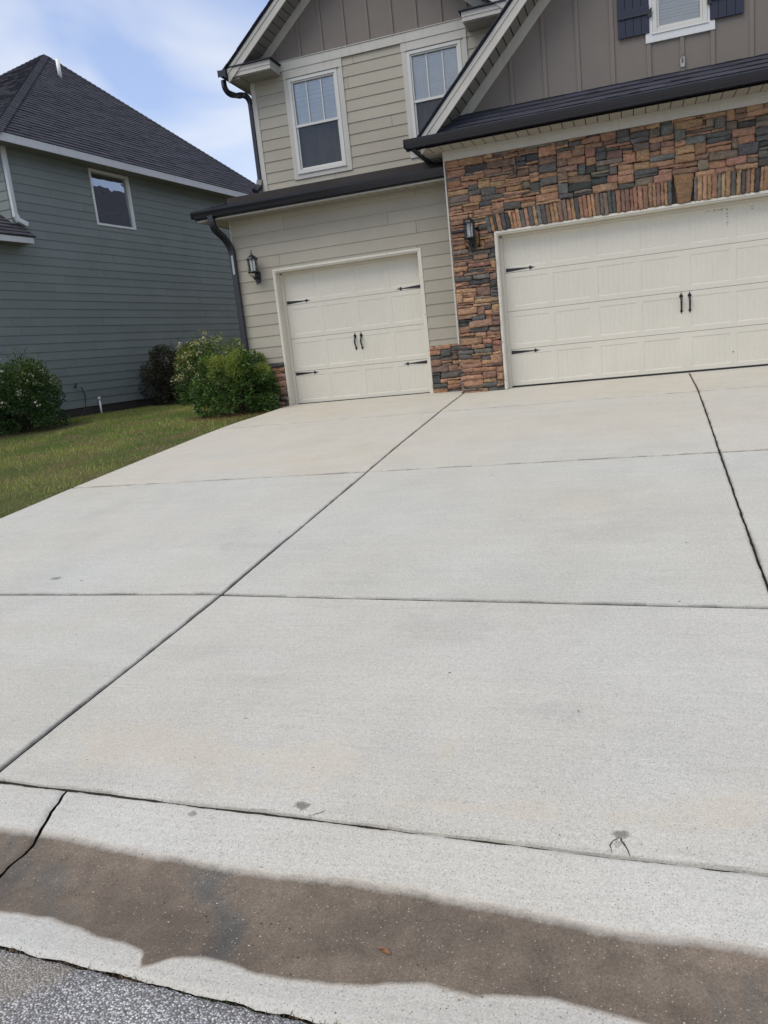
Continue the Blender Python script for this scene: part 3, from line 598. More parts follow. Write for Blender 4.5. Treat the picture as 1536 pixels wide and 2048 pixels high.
# shed roof over the single bay and skirt roof under the front gable
sl = 0.272; Vs = Vector((0, 1, sl)).normalized(); ln_ = (1.84+0.10)*math.sqrt(1+sl*sl)
tabs(mb, (0, -0.10, 3.168), (1, 0, 0), Vs, lambda v: (-4.86, -0.70), ln_, seed=31)
mb.prism([(-4.86, -0.10, 3.163), (-0.70, -0.10, 3.163), (-0.70, 1.84, 3.163+sl*1.94), (-4.86, 1.84, 3.163+sl*1.94)], (0, 0, -0.02), (0.5, 0.5, 0.5))
for k in range(14):   # lifted rake-edge shingles
    y = -0.1+k*0.139; mb.prism([(-4.885, y, 3.176+sl*(y+0.1)), (-4.80, y, 3.176+sl*(y+0.1)), (-4.80, y+0.139, 3.172+sl*(y+0.239)), (-4.885, y+0.139, 3.172+sl*(y+0.239))], (0, 0, 0.012+0.008*(k % 2)), (0.8, 0.8, 0.8))
sk = 0.66; Vk = Vector((0, 1, sk)).normalized()
tabs(mb, (0, -0.62, 3.478), (1, 0, 0), Vk, lambda v: (-1.02+v*0.5, 5.9), 0.52*math.sqrt(1+sk*sk), seed=33)
mb.prism([(-1.02, -0.62, 3.474), (5.9, -0.62, 3.474), (5.9, -0.08, 3.474+sk*0.54), (-0.8, -0.08, 3.474+sk*0.54)], (0, 0, -0.02), (0.5, 0.5, 0.5))
mb.build('roof', M['shingle'], house)
# boxed eave returns on the upper gable
for x0, x1 in ((-4.60, -3.86), (-0.58, 0.16)):
    mb = MB(); mb.box(x0, x1, 1.395, YU-0.0, 5.535, 5.665); mb.box(x0-0.006, x1+0.006, 1.386, YU-0.0, 5.595, 5.672)
    o = mb.build('eave_return', M['trim'], house, bevel=0.003)
    mb = MB(); mb.box(x0+0.03, x1-0.03, 1.42, YU-0.002, 5.523, 5.5345)
    mb.build('return_soffit', M['soffit'], o)
    mb = MB(); z = 5.674; e = 0.045
    mb.add([(x0-e, 1.35, z), (x1+e, 1.35, z), (x1+e, YU, z), (x0-e, YU, z), (x0-e, 1.35, z+0.018), (x1+e, 1.35, z+0.018), (x1+e, YU, z+0.018), (x0-e, YU, z+0.018), (x0+0.0, YU, z+0.16), (x1-0.24, YU, z+0.16)],
           [(0, 1, 5, 4), (1, 2, 6, 5), (3, 0, 4, 7), (0, 3, 2, 1), (4, 5, 9, 8), (5, 6, 9), (4, 8, 7)], (0.75, 0.75, 0.8))
    mb.build('return_roof', M['shingle'], o)
# soffits under the eaves
def eave_soffit(x0, x1, y0, y1, z, pitch, mat, nm='soffit'):
    mb = MB(); x = x0
    while x < x1:
        b = min(x+pitch-0.011, x1); mb.box(x, b, y0, y1, z, z+0.012); x += pitch
    o = mb.build(nm, mat, house); mb = MB(); mb.box(x0, x1, y0, y1, z+0.014, z+0.02); mb.build('soffit_backing', M['dark'], o); return o
eave_soffit(-0.98, 5.9, -0.60, -0.19, 3.362, 0.149, M['soffit']); eave_soffit(-4.80, -0.72, -0.02, YS-0.0, 3.060, 0.149, M['soffit'])
mb = MB(); mb.box(-0.99, -0.70, -0.18, 1.8, 3.364, 3.376); mb.box(-4.82, -4.46, YS, 1.8, 3.06, 3.072)
for k in range(4): mb.box(-0.97, -0.71, -0.18+k*0.15, -0.174+k*0.15, 3.356, 3.363)
mb.box(-4.84, -0.72, -0.03, -0.012, 3.04, 3.17); mb.box(-4.84, -4.82, -0.02, 1.82, 3.05, 3.14)
mb.build('eave_boards', M['trim'], house)
mb = MB(); mb.box(-4.62, -4.45, 1.42, 15, 5.50, 5.512); mb.box(-4.66, -4.64, 1.42, 15, 5.50, 5.64); mb.build('side_eave', M['soffit'], house)
# K-style gutters
KP = [(0, 0), (0.075, 0), (0.082, 0.02), (0.09, 0.045), (0.105, 0.07), (0.112, 0.085), (0.112, 0.098), (0.122, 0.10), (0.122, 0.108), (0.108, 0.108), (0.104, 0.095), (0, 0.10)]
def gutter(name, fr, u0, u1, ztop, s=1.0):
    mb = MB(); mb.prism([fr.p(u0, a*s, ztop-0.108*s+b*s) for a, b in KP], fr.U*(u1-u0)); fr.box(mb, u0-0.002, u0+0.004, 0, 0.118*s, ztop-0.106*s, ztop-0.008); 
    fr.box(mb, u0, u1, -0.02, 0, ztop-0.13*s, ztop+0.004)
    return mb.build(name, M['metal'], house, bevel=0)
gutter('gutter', FF(-0.60), -1.14, 6.02, 3.492); gutter('gutter', FF(-0.035), -4.875, -0.735, 3.19)
gutter('gutter', Fr((-1.00, 0, 0), (0, 1, 0), (-1, 0, 0)), -0.60, 1.82, 3.492, 1.1)
gutter('gutter', Fr((-4.67, 0, 0), (0, 1, 0), (-1, 0, 0)), 1.30, 15, 5.655, 1.05)
mb = MB(); mb.prism([(-1.13, -0.71, 3.384), (-1.13, -0.62, 3.384), (-0.72, 0.30, 3.05), (-0.72, 1.80, 3.16), (-0.98, 1.80, 3.36), (-1.12, 0.4, 3.38)][:3], (0, 0, 0.004)); mb.build('gutter_strap', M['metal'], house)
# downspouts
def downspout(name, pts, w=0.045, d=0.034, par=house, mat='metal', ref=(0, 1, 0)):
    mb = MB(); mb.tube(pts, 1.0, sq=(w, d, ref)); return mb.build(name, M[mat], par)
def smooth_path(pts, n=5):
    out = []
    P = [Vector(p) for p in pts]; P = [P[0]]+P+[P[-1]]
    for i in range(1, len(P)-2):
        for k in range(n):
            t = k/n; a, b, c, d = P[i-1], P[i], P[i+1], P[i+2]
            out.append(0.5*((2*b)+(c-a)*t+(2*a-5*b+4*c-d)*t*t+(3*b-a-3*c+d)*t**3))
    out.append(P[-2]); return out
ds = downspout('downspout', smooth_path([(-4.56, -0.085, 3.10), (-4.545, -0.08, 2.97), (-4.53, -0.03, 2.88), (-4.49, 0.12, 2.78), (-4.47, 0.20, 2.70), (-4.445, 0.235, 2.60), (-4.437, 0.245, 2.50)], 4), 0.048, 0.038)
mb = MB(); mb.tube([(-4.437, 0.245, 2.52), (-4.435, 0.245, 1.5), (-4.435, 0.245, 0.15)], 1.0, sq=(0.044, 0.034, (0, 1, 0))); mb.build('downspout', M['metal'], house)
mb = MB(); mb.tube([(-4.432, 0.206, 2.50), (-4.432, 0.206, 2.20)], 1.0, sq=(0.018, 0.002, (0, 1, 0))); mb.build('bare_patch', M['galv'], ds)
mb = MB(); mb.tube(smooth_path([(-4.80, 1.50, 5.56), (-4.80, 1.52, 5.44), (-4.76, 1.58, 5.36), (-4.66, 1.66, 5.33), (-4.55, 1.74, 5.33), (-4.50, 1.80, 5.25), (-4.497, 1.82, 5.1)], 4), 1.0, sq=(0.042, 0.034, (0.6, 0.8, 0)))
mb.tube([(-4.497, 1.82, 5.15), (-4.497, 1.82, 3.90)], 1.0, sq=(0.036, 0.040, (0, 1, 0))); mb.tube([(-4.497, 1.82, 3.93), (-4.51, 1.78, 3.83), (-4.56, 1.66, 3.74)], 1.0, sq=(0.055, 0.04, (0, 1, 0)))
mb.build('downspout', M['metal'], house)
# ------------------------------------------------------------------ windows
def window(fr, x0, x1, z0, z1, zm, lo_screen=True, name='window', cas=None, sub=None, muntin=True, par=house):
    """x0..x1/z0..z1: outer edge of the vinyl frame; zm: meeting rail height or None"""
    w = MB(); f = 0.052
    for a, b, c, d in ((x0, x0+f, z0, z1), (x1-f, x1, z0, z1), (x0+f, x1-f, z0, z0+f), (x0+f, x1-f, z1-f, z1)): fr.box(w, a, b, -0.04, 0.034, c, d)
    g = 0.03; i0, i1, k0, k1 = x0+f, x1-f, z0+f, z1-f
    if zm:
        for a, b, c, d, n in ((i0, i0+g, k0, zm, 0), (i1-g, i1, k0, zm, 0), (i0+g, i1-g, k0, k0+g, 0), (i0, i1, zm-0.014, zm+0.026, 0.012), (i0, i0+g*.8, zm+0.026, k1, 0.010), (i1-g*.8, i1, zm+0.026, k1, 0.010), (i0+g*.8, i1-g*.8, k1-g*.8, k1, 0.010)): fr.box(w, a, b, -0.03, 0.006+n, c, d)
    o = w.build(name, M['vinyl'], par, bevel=0.003)
    if muntin and zm:
        m = MB()
        for k in (1, 2): xc = i0+(i1-i0)*k/3; fr.box(m, xc-0.009, xc+0.009, -0.012, -0.004, zm+0.026, k1)
        m.build('muntin', M['vinyl'], o)
    bl = MB(); z = (zm+0.01) if lo_screen else (k0+0.01); nb = -0.055; rr = random.Random(int(x0*100))
    while z < k1:
        t = rr.uniform(-0.002, 0.002); bl.add([fr.p(i0, nb+0.006, z+t), fr.p(i1, nb+0.006, z+t), fr.p(i1, nb-0.004, z+0.038), fr.p(i0, nb-0.004, z+0.038)], [(0, 1, 2, 3)]); z += 0.036
    for xx in (i0+(i1-i0)*0.2, i0+(i1-i0)*0.8): fr.box(bl, xx-0.004, xx+0.004, nb+0.013, nb+0.015, zm if lo_screen else k0, k1)
    bl.build('blind', M['blind'], o)
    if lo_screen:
        cu_ = MB(); N_ = 60; ff = [(-0.10+0.018*math.sin(q*1.05+2*math.sin(q*0.31))) for q in range(N_+1)]; X_ = lambda q: i0+(i1-i0)*q/N_  # grey folded sheet added to imitate tree reflections in the lower pane
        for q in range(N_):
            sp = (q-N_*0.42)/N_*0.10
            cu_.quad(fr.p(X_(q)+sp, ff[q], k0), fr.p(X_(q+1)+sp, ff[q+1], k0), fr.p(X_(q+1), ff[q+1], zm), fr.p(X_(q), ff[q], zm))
        cu_.build('reflection_folds', M['reflection_folds'], o, smooth=True)
    dk = MB(); fr.box(dk, x0+0.01, x1-0.01, -0.16, -0.14, z0+0.01, z1-0.01); dk.build('room_dark', M['dark'], o)
    if zm:
        p = MB(); fr.box(p, i0, i1, -0.022, -0.018, zm, k1); p.build('pane', M['glass'], o)
        p = MB(); fr.box(p, i0+g, i1-g, -0.016, -0.012, k0+g, zm-0.014); p.build('pane', M['screen'] if lo_screen else M['glass'], o)
    else:
        p = MB(); fr.box(p, i0, i1, -0.022, -0.018, k0, k1); p.build('pane', M['glass'], o)
    return o
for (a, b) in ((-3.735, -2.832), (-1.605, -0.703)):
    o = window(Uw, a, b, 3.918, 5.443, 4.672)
    c = MB(); Uw.box(c, a-0.085, a-0.002, 0, 0.026, 3.825, 5.447); Uw.box(c, b+0.002, b+0.098, 0, 0.026, 3.825, 5.447); Uw.box(c, a-0.002, b+0.002, 0, 0.026, 3.825, 3.914)
    Uw.box(c, a-0.09, b+0.10, 0, 0.030, 5.448, 5.584); Uw.box(c, a-0.02, b+0.03, 0.030, 0.046, 5.45, 5.475); Uw.box(c, a-0.01, b+0.01, 0.026, 0.044, 3.902, 3.917)
    c.build('casing', M['trim'], o, bevel=0.002)
o = window(GD, 2.115, 2.762, 4.312, 5.55, 4.93, lo_screen=False)
c = MB(); GD.box(c, 2.03, 2.113, 0, 0.030, 4.312, 5.56); GD.box(c, 2.764, 2.848, 0, 0.030, 4.312, 5.56); GD.box(c, 2.028, 2.85, 0, 0.034, 4.213, 4.311); GD.box(c, 2.028, 2.85, 0, 0.034, 5.561, 5.66); GD.box(c, 2.10, 2.78, 0.034, 0.045, 4.302, 4.314)
c.build('casing', M['white'], o, bevel=0.002)
for x0, x1, z0 in ((1.69, 2.078, 4.33), (2.79, 3.178, 4.325)):
    s = MB(); bw = (x1-x0)/4
    for k in range(4): GD.box(s, x0+k*bw+0.002, x0+(k+1)*bw-0.002, 0.026, 0.044, z0, z0+1.24)
    for zz in (0.215, 0.92): GD.box(s, x0+0.0, x1-0.0, 0.0445, 0.058, z0+zz, z0+zz+0.10)
    o = s.build('shutter', M['shutter'], house, bevel=0.003)
    h = MB(); hx = x1-0.02 if x0 < 2 else x0+0.02; sg = 1 if x0 < 2 else -1
    for zz in (0.225, 0.93):
        h = MB(); GD.box(h, min(hx-0.34*sg, hx+0.02*sg), max(hx-0.34*sg, hx+0.02*sg), 0.059, 0.063, z0+zz-0.012, z0+zz+0.004)
        GD.box(h, min(hx+0.00*sg, hx+0.05*sg), max(hx, hx+0.05*sg), 0.045, 0.062, z0+zz-0.05, z0+zz+0.04); h.tube([GD.p(hx+0.03*sg, 0.06, z0+zz+0.03), GD.p(hx+0.055*sg, 0.062, z0+zz+0.05)], 0.008, 6)
        h.build('hinge', M['iron'], o, bevel=0.002)
# bracket with old caulk on the front gable
b = MB(); GD.box(b, 2.438, 2.488, 0.026, 0.034, 3.855, 3.90); GD.box(b, 2.436, 2.448, 0.026, 0.04, 3.86, 3.955); GD.box(b, 2.474, 2.486, 0.026, 0.04, 3.86, 3.97)
rr = random.Random(4)
for k in range(26):
    u, z = 2.462+rr.gauss(0, 0.018), 3.93+rr.gauss(0.02, 0.05); r = rr.uniform(0.004, 0.009); b.lathe(u, -0.128, [(0.0005, z-r), (r, z), (0.0005, z+r)], 6)
b.build('wall_bracket', M['residue'], house)
# ------------------------------------------------------------------ garage doors
def garage_door(fr, x0, x1, z0, h, bnds, gaps, end, yw, label):
    """fr: door face frame, yw: wall face y; bnds = column boundaries, gaps = stile widths there"""
    d = MB(); nrow = 4; rh = h/nrow; edges = [x0]+bnds+[x1]; e = 0.0
    for r in range(nrow):
        za, zb = z0+r*rh+0.0025, z0+(r+1)*rh-0.0025; pz0, pz1 = za+0.068, zb-0.072
        pans = []
        for i in range(len(edges)-1):
            a = edges[i]+(end if i == 0 else gaps[i-1]/2); b = edges[i+1]-(end if i == len(edges)-2 else gaps[i]/2); pans.append((a, b))
        # frame faces around the pressed panels
        fr.box(d, x0, x1, -0.04, 0, za, pz0); fr.box(d, x0, x1, -0.04, 0, pz1, zb)
        xs = [x0]+[v for p in pans for v in p]+[x1]
        for k in range(0, len(xs), 2): fr.box(d, xs[k], xs[k+1], -0.04, 0, pz0, pz1)
        for a, b in pans:
            s, dp = 0.009, -0.0045
            P = lambda u, n, z: fr.p(u, n, z)
            o4 = [P(a, 0, pz0), P(b, 0, pz0), P(b, 0, pz1), P(a, 0, pz1)]; i4 = [P(a+s, dp, pz0+s), P(b-s, dp, pz0+s), P(b-s, dp, pz1-s), P(a+s, dp, pz1-s)]
            d.add(o4+i4, [(0, 1, 5, 4), (1, 2, 6, 5), (2, 3, 7, 6), (3, 0, 4, 7)])
            # beaded vertical grooves pressed into the panel
            n = max(3, int(round((b-a-2*s)/0.068))); wdt = (b-a-2*s)/n; zc0, zc1 = pz0+s, pz1-s; us = [a+s]
            for k in range(n):
                u0_, u1_ = a+s+k*wdt, a+s+(k+1)*wdt; gl, gr = u0_+(0.004 if k else 0), u1_-(0.004 if k < n-1 else 0)
                d.quad(P(gl, dp, zc0), P(gr, dp, zc0), P(gr, dp, zc1), P(gl, dp, zc1))
                if k < n-1: d.quad(P(gr, dp, zc0), P(u1_, dp-0.002, zc0), P(u1_, dp-0.002, zc1), P(gr, dp, zc1)); d.quad(P(u1_, dp-0.002, zc0), P(u1_+0.004, dp, zc0), P(u1_+0.004, dp, zc1), P(u1_, dp-0.002, zc1))
    o = d.build('garage_door', M['door'], house); o['label'] = label
    b = MB(); fr.box(b, x0, x1, -0.045, -0.036, z0, z0+h); b.build('section_joint', M['dirt'], o)
    b = MB(); fr.box(b, x0, x1, -0.03, 0.004, z0-0.018, z0+0.014); b.build('bottom_seal', M['seal'], o)
    # jamb, brick mould and stop
    j = MB(); W = FF(yw); yd = fr.O.y; zt = z0+h; dpt = yd-yw
    oe = 0.078
    W.box(j, x0-oe, x0-oe+0.034, -0.05, 0.020, z0-0.012, zt+0.030); W.box(j, x1+oe-0.034-0.03, x1+oe-0.03, -0.05, 0.020, z0-0.012, zt+0.030); W.box(j, x0-oe+0.034, x1+oe-0.064, -0.05, 0.020, zt-0.004, zt+0.030)
    W.box(j, x0-oe+0.034, x0-0.032, -dpt-0.02, 0.010, z0-0.012, zt-0.004); W.box(j, x1-0.012, x1+oe-0.064, -dpt-0.02, 0.010, z0-0.012, zt-0.004)
    W.box(j, x0-oe+0.034, x1+oe-0.064, -dpt-0.02, 0.008, zt-0.022, zt-0.005)
    fr.box(j, x0-0.033, x0+0.006, 0.006, 0.030, z0-0.012, zt-0.03); fr.box(j, x1-0.02, x1-0.011, 0.006, 0.030, z0-0.012, zt-0.03); fr.box(j, x0-0.03, x1-0.01, 0.006, 0.030, zt-0.055, zt-0.023)
    jo = j.build('door_frame', M['frame'], o, bevel=0.003)
    def nail(p):
        s = MB(); s.lathe(p.x, p.y, [(0.0005, p.z-0.006), (0.006, p.z), (0.0005, p.z+0.006)], 6); s.build('nail', M['dirt'], jo)
    for x in np.arange(x0+0.03, x1, 0.62): nail(W.p(float(x), 0.021, zt+0.018))
    for xx in (x0-oe+0.017, x1+oe-0.047):
        for z in np.arange(z0+0.12, zt, 0.55): nail(W.p(xx, 0.021, float(z)))
    return o
def strap(fr, u, z, sg, par):
    m = MB(); n = 0.006; P = lambda a, b: fr.p(u+sg*a, n, z+b); t = -fr.N*0.007
    body = [P(0, -0.026), P(0.33, -0.006), P(0.33, 0.006), P(0, 0.026)]
    if sg < 0: body = body[::-1]
    m.prism(body, t)
    head = [P(0.325, -0.006), P(0.335, -0.012), P(0.338, -0.024), P(0.356, -0.027), P(0.365, -0.012), P(0.418, 0.0), P(0.365, 0.012), P(0.356, 0.027), P(0.338, 0.024), P(0.335, 0.012), P(0.325, 0.006)]
    if sg < 0: head = head[::-1]
    m.prism(head, t); return m.build('strap_hinge', M['iron'], par, bevel=0.0015)
def handle(fr, u, z0, z1, par):
    m = MB(); P = lambda a, n, b: fr.p(u+a, n, b); t = -fr.N*0.007; h = z1-z0
    m.prism([P(-0.026, 0.008, z1-0.062), P(-0.014, 0.008, z1-0.078), P(0.014, 0.008, z1-0.078), P(0.026, 0.008, z1-0.062), P(0.020, 0.008, z1-0.045), P(0.008, 0.008, z1-0.03), P(0, 0.008, z1), P(-0.008, 0.008, z1-0.03), P(-0.020, 0.008, z1-0.045)], t)
    m.prism([P(-0.020, 0.008, z0+0.036), P(-0.006, 0.008, z0+0.018), P(0, 0.008, z0), P(0.006, 0.008, z0+0.018), P(0.020, 0.008, z0+0.036), P(0.010, 0.008, z0+0.056), P(-0.010, 0.008, z0+0.056)], t)
    pts = [P(0, 0.008+0.045*math.sin(math.pi*k/10), z1-0.07+(z0+0.05-z1+0.07)*k/10) for k in range(11)]
    m.tube(pts, [0.016-0.0005*k for k in range(11)], 8); return m.build('handle', M['iron'], par, smooth=True)
DF, SF = FF(0.0), FF(0.503)
gd = garage_door(DF, DX0, DX1, 0.0, DZ, [0.648, 1.243, 1.838, 2.44, 3.042, 3.637, 4.232], [0.072, 0.112, 0.078, 0.14, 0.078, 0.112, 0.072], 0.10, YD, 'wide cream garage door with two bow handles at its middle')
gs = garage_door(SF, SX0, SX1, -0.012, 2.18, [SX0+0.597, SX0+1.1904, SX1-0.597], [0.078, 0.13, 0.078], 0.085, YS, 'narrower cream garage door set in tan siding')
for z in (1.672, 0.502): strap(DF, 0.028, z, 1, gd); strap(DF, 4.852, z, -1, gd); strap(SF, SX0+0.02, z-0.006, 1, gs); strap(SF, SX1-0.035, z-0.018, -1, gs)
for x in (2.384, 2.492): handle(DF, x, 0.795, 1.087, gd)
for x in (-2.563, -2.457): handle(SF, x, 0.778, 1.07, gs)
rr = random.Random(8)   # mud-dauber spots and scuffs on the upper right door panels
for k in range(34):
    if k < 20: u, z = rr.gauss(2.86, 0.09), 2.085-abs(rr.gauss(0, 0.02))
    elif k < 27: u, z = 2.975+rr.gauss(0, 0.006), 2.07-rr.uniform(0, 0.25)
    else: u, z = rr.gauss(3.25, 0.12), 2.08-rr.uniform(0, 0.12)
    r = rr.uniform(0.002, 0.0065); m = MB(); m.lathe(u, -0.001, [(0.0005, z-r*1.3), (r, z), (0.0005, z+r*1.3)], 6); m.build('mud_spot', M['dirt'], gd)
m = MB(); m.lathe(3.03, -0.001, [(0.0005, 0.208), (0.010, 0.218), (0.0005, 0.228)], 7); m.build('mud_spot', M['dirt'], gd)
# lantern mounting block on the stone
m = MB(); cx, cz = -0.39, 2.15; oc = [(-0.095, -0.07), (-0.05, -0.125), (0.05, -0.125), (0.095, -0.07), (0.095, 0.08), (0.05, 0.125), (-0.05, 0.125), (-0.095, 0.08)]
m.prism([Dw.p(cx+a, -0.01, cz+b) for a, b in oc], Dw.N*0.065, (0.33, 0.18, 0.10)); m.build('mounting_block', M['stone'], house, bevel=0.006)
# ------------------------------------------------------------------ wall lanterns
def lantern(x, yw, ztop, label, glass):
    t = thing('wall_lantern', label, 'wall lamp', (x, yw, ztop-0.40), 'carriage lanterns beside the garage doors')
    cy = yw-0.15; Z = lambda a: ztop-a
    def att(o): o.matrix_parent_inverse = Matrix.Translation(-Vector(t.location)); return o
    m = MB(); m.lathe(x, cy, [(0.0005, Z(0)), (0.008, Z(0.012)), (0.006, Z(0.045)), (0.014, Z(0.06)), (0.008, Z(0.072)), (0.022, Z(0.085))], 10)
    m.lathe(x, cy, [(0.020, Z(0.080)), (0.045, Z(0.095)), (0.072, Z(0.120)), (0.084, Z(0.140)), (0.094, Z(0.144)), (0.096, Z(0.158)), (0.082, Z(0.162))], 8, ph=math.pi/8); att(m.build('roof_cap', M['iron'], t))
    m = MB()
    for k in range(8): a = 2*math.pi*k/8+math.pi/8; m.tube([(x+0.078*math.cos(a), cy+0.078*math.sin(a), Z(0.158)), (x+0.074*math.cos(a), cy+0.074*math.sin(a), Z(0.345))], 0.0045, 6)
    m.lathe(x, cy, [(0.070, Z(0.336)), (0.092, Z(0.338)), (0.095, Z(0.350)), (0.086, Z(0.358)), (0.070, Z(0.358))], 8, ph=math.pi/8)
    for k in range(4): a = 2*math.pi*k/4+math.pi/4; m.tube([(x+0.082*math.cos(a), cy+0.082*math.sin(a), Z(0.355)), (x+0.070*math.cos(a), cy+0.070*math.sin(a), Z(0.39)), (x+0.030*math.cos(a), cy+0.030*math.sin(a), Z(0.425)), (x, cy, Z(0.435))], 0.006, 6)
    m.lathe(x, cy, [(0.0005, Z(0.42)), (0.022, Z(0.43)), (0.014, Z(0.46)), (0.0005, Z(0.475))], 8); att(m.build('cage', M['iron'], t))
    m = MB(); m.lathe(x, cy, [(0.072, Z(0.160)), (0.068, Z(0.340))], 16); att(m.build('glass_shade', M['clear'] if glass else M['clear'], t, smooth=True))
    m = MB(); m.lathe(x, cy, [(0.012, Z(0.345)), (0.013, Z(0.31)), (0.022, Z(0.285)), (0.030, Z(0.255)), (0.026, Z(0.232)), (0.0005, Z(0.220))], 12); att(m.build('bulb', M['bulb'], t, smooth=True))
    m = MB(); W = FF(yw); op = [(-0.05, 0.0), (-0.05, -0.10), (-0.025, -0.155), (0.025, -0.155), (0.05, -0.10), (0.05, 0.0), (0.03, 0.04), (-0.03, 0.04)]
    m.prism([W.p(x+a, 0.004, Z(0.36)+b) for a, b in op], W.N*0.028); m.tube([W.p(x, 0.03, Z(0.42)), W.p(x, 0.08, Z(0.45)), (x, cy, Z(0.44))], 0.014, 8)
    m.tube(smooth_path([W.p(x, 0.03, Z(0.49)), W.p(x, 0.05, Z(0.535)), W.p(x, 0.085, Z(0.548)), W.p(x, 0.10, Z(0.515)), W.p(x, 0.085, Z(0.495))], 4), 0.005, 6)
    att(m.build('back_plate', M['iron'], t, bevel=0.003)); return t
lantern(-4.05, YS-0.012, 2.535, 'black carriage lantern on tan siding left of the narrow garage door', True)
lantern(-0.387, YD-0.055, 2.492, 'black carriage lantern with white bulb on the stone pillar', False)
# ------------------------------------------------------------------ neighbour's green house
ang = math.radians(83.75); d_ = Vector((math.cos(ang), math.sin(ang), 0)); n_ = Vector((d_.y, -d_.x, 0)); Pn = Vector((-10.2, 0, 0))
NW = Fr(Pn, d_, n_); vc = 1.79
nb = thing('neighbouring_house', 'dark green sided house with white eaves and steep hip roof', 'house', (-10.2, 1.8, 0))
def ab(o): o.matrix_parent_inverse = Matrix.Translation(-Vector(nb.location)); return o
m = MB(); WX = (4.02, 5.33, 4.200, 5.437)
whole = [(4.02+0.0, 5.44, WX[2], WX[3])]
def onw(q): return (Vector(q)-Pn).dot(d_)
wl, wr = onw((-9.747, 4.131, 0)), onw((-9.606, 5.41, 0)); wz0, wz1 = 4.21, 5.43
siding(m, NW, vc, 11.8, 0.20, 5.55, 0.205, [(wl+0.01, wr-0.01, wz0+0.01, wz1-0.01)], ex=0.1772, seed=41); siding(m, NW, -4.5, vc-0.001, 0.20, 3.62, 0.205, ex=0.1772, seed=42)
NF = Fr(Pn+d_*vc, -n_, -d_); siding(m, NF, 0, 8, 3.4, 5.55, 0.205, ex=0.1772, seed=43)
NL = Fr(Pn+d_*(-4.5), -n_, -d_); siding(m, NL, 0, 8, 0.2, 3.62, 0.205, ex=0.1772, seed=44)
ab(m.build('green_siding_wall', M['greens'], nb))
m = MB(); NW.box(m, vc, 11.8, -8.6, -0.012, 0, 4.15); NW.box(m, vc, wl, -8.6, -0.012, 4.15, 5.55); NW.box(m, wr, 11.8, -8.6, -0.012, 4.15, 5.55); NW.box(m, wl, wr, -8.6, -0.3, 4.15, 5.55); NW.box(m, -4.5, vc, -8.6, -0.012, 0, 3.6); ab(m.build('wall_core', M['dark'], nb))
m = MB(); NW.box(m, -4.5, 11.8, -8.6, -0.004, -0.6, 0.205); ab(m.build('foundation', M['found'], nb))
# roof
ze = 5.60; E = lambda along, across, z: Pn + d_*along + n_*across + Vector((0, 0, z))
ea, eb = 1.40, onw((-8.466, 12.162, 0)); 
A_ = Vector((-13.551, 8.293, 9.781)); aa = (A_-Pn).dot(d_); ac = (A_-Pn).dot(n_); hgt = A_.z-ze; wdt = 0.40-ac
m = MB(); Ls_ = math.hypot(wdt, hgt)
Vv = (n_*(-wdt)+Vector((0, 0, hgt))).normalized(); O_ = E(0, 0.40, ze)
tabs(m, O_, d_, Vv, lambda v: (ea+(aa-ea)*v/Ls_, eb+(aa-eb)*v/Ls_), Ls_, seed=51, tab=0.3, th=0.0045)
wf = aa-ea; Lf = math.hypot(wf, hgt); Vf = (d_*wf+Vector((0, 0, hgt))).normalized(); Of = E(ea, 0, ze); acf = 0.40-2*wdt
tabs(m, Of, n_, Vf, lambda v: (acf+(ac-acf)*v/Lf, 0.40+(ac-0.40)*v/Lf), Lf, seed=52, tab=0.3, th=0.0045)
c1, c2, c3, c4, cp = E(ea, 0.40, ze), E(eb, 0.40, ze), E(eb, acf, ze), E(ea, acf, ze), Vector(A_)
dz = Vector((0, 0, -0.012)); m.add([c1+dz, c2+dz, c3+dz, c4+dz, cp+dz], [(0, 1, 4), (1, 2, 4), (2, 3, 4), (3, 0, 4), (0, 3, 2, 1)], (0.6, 0.6, 0.6))
for a, b in ((c1, cp), (c2, cp), (c4, cp)):       # hip caps
    dd = (b-a); ln2 = dd.length; dd.normalize(); sx = dd.cross(Vector((0, 0, 1))).normalized(); up = sx.cross(dd).normalized(); k = 0
    while k*0.14 < ln2-0.1:
        p = a+dd*(k*0.14); q = p+dd*0.16; s_ = random.uniform(0.75, 1.05); m.add([p-sx*0.14-up*0.055+up*0.012, p+up*0.03, p+sx*0.14-up*0.055+up*0.012, q-sx*0.14-up*0.06, q+up*0.012, q+sx*0.14-up*0.06], [(0, 1, 4, 3), (1, 2, 5, 4), (0, 3, 5, 2), (0, 2, 1)], (s_,)*3); k += 1
# lower garage roof at the left
lo_z = 3.70; V3 = (n_*(-1)+Vector((0, 0, 0.78))).normalized()
tabs(m, E(0, 0.37, lo_z), d_, V3, lambda v: (-4.9, 1.95 if v < 0.47 else vc-0.01), 3.6, seed=53, tab=0.3, th=0.0045)
m.prism([E(-4.9, 0.37, lo_z), E(1.95, 0.37, lo_z), E(1.95, 0.02, lo_z+0.78*0.35), E(-4.9, 0.02, lo_z+0.78*0.35)], (0, 0, -0.02), (0.6,)*3)
rf = ab(m.build('roof', M['shingle2'], nb))
m = MB(); vp = Vector((-12.52, 7.45, 8.70)); m.tube([vp, vp+Vector((0, 0, 0.50))], 0.05, 12); m.build('vent_pipe', M['pvc'], rf, smooth=True).matrix_parent_inverse = Matrix()
m = MB(); NW.box(m, ea, eb, 0.375, 0.40, ze-0.165, ze-0.005); m.prism([E(ea, 0.40, ze-0.005), E(ea, 0.40, ze-0.165), E(ea+0.025, 0.40, ze-0.165), E(ea+0.025, 0.40, ze-0.005)], -n_*9)
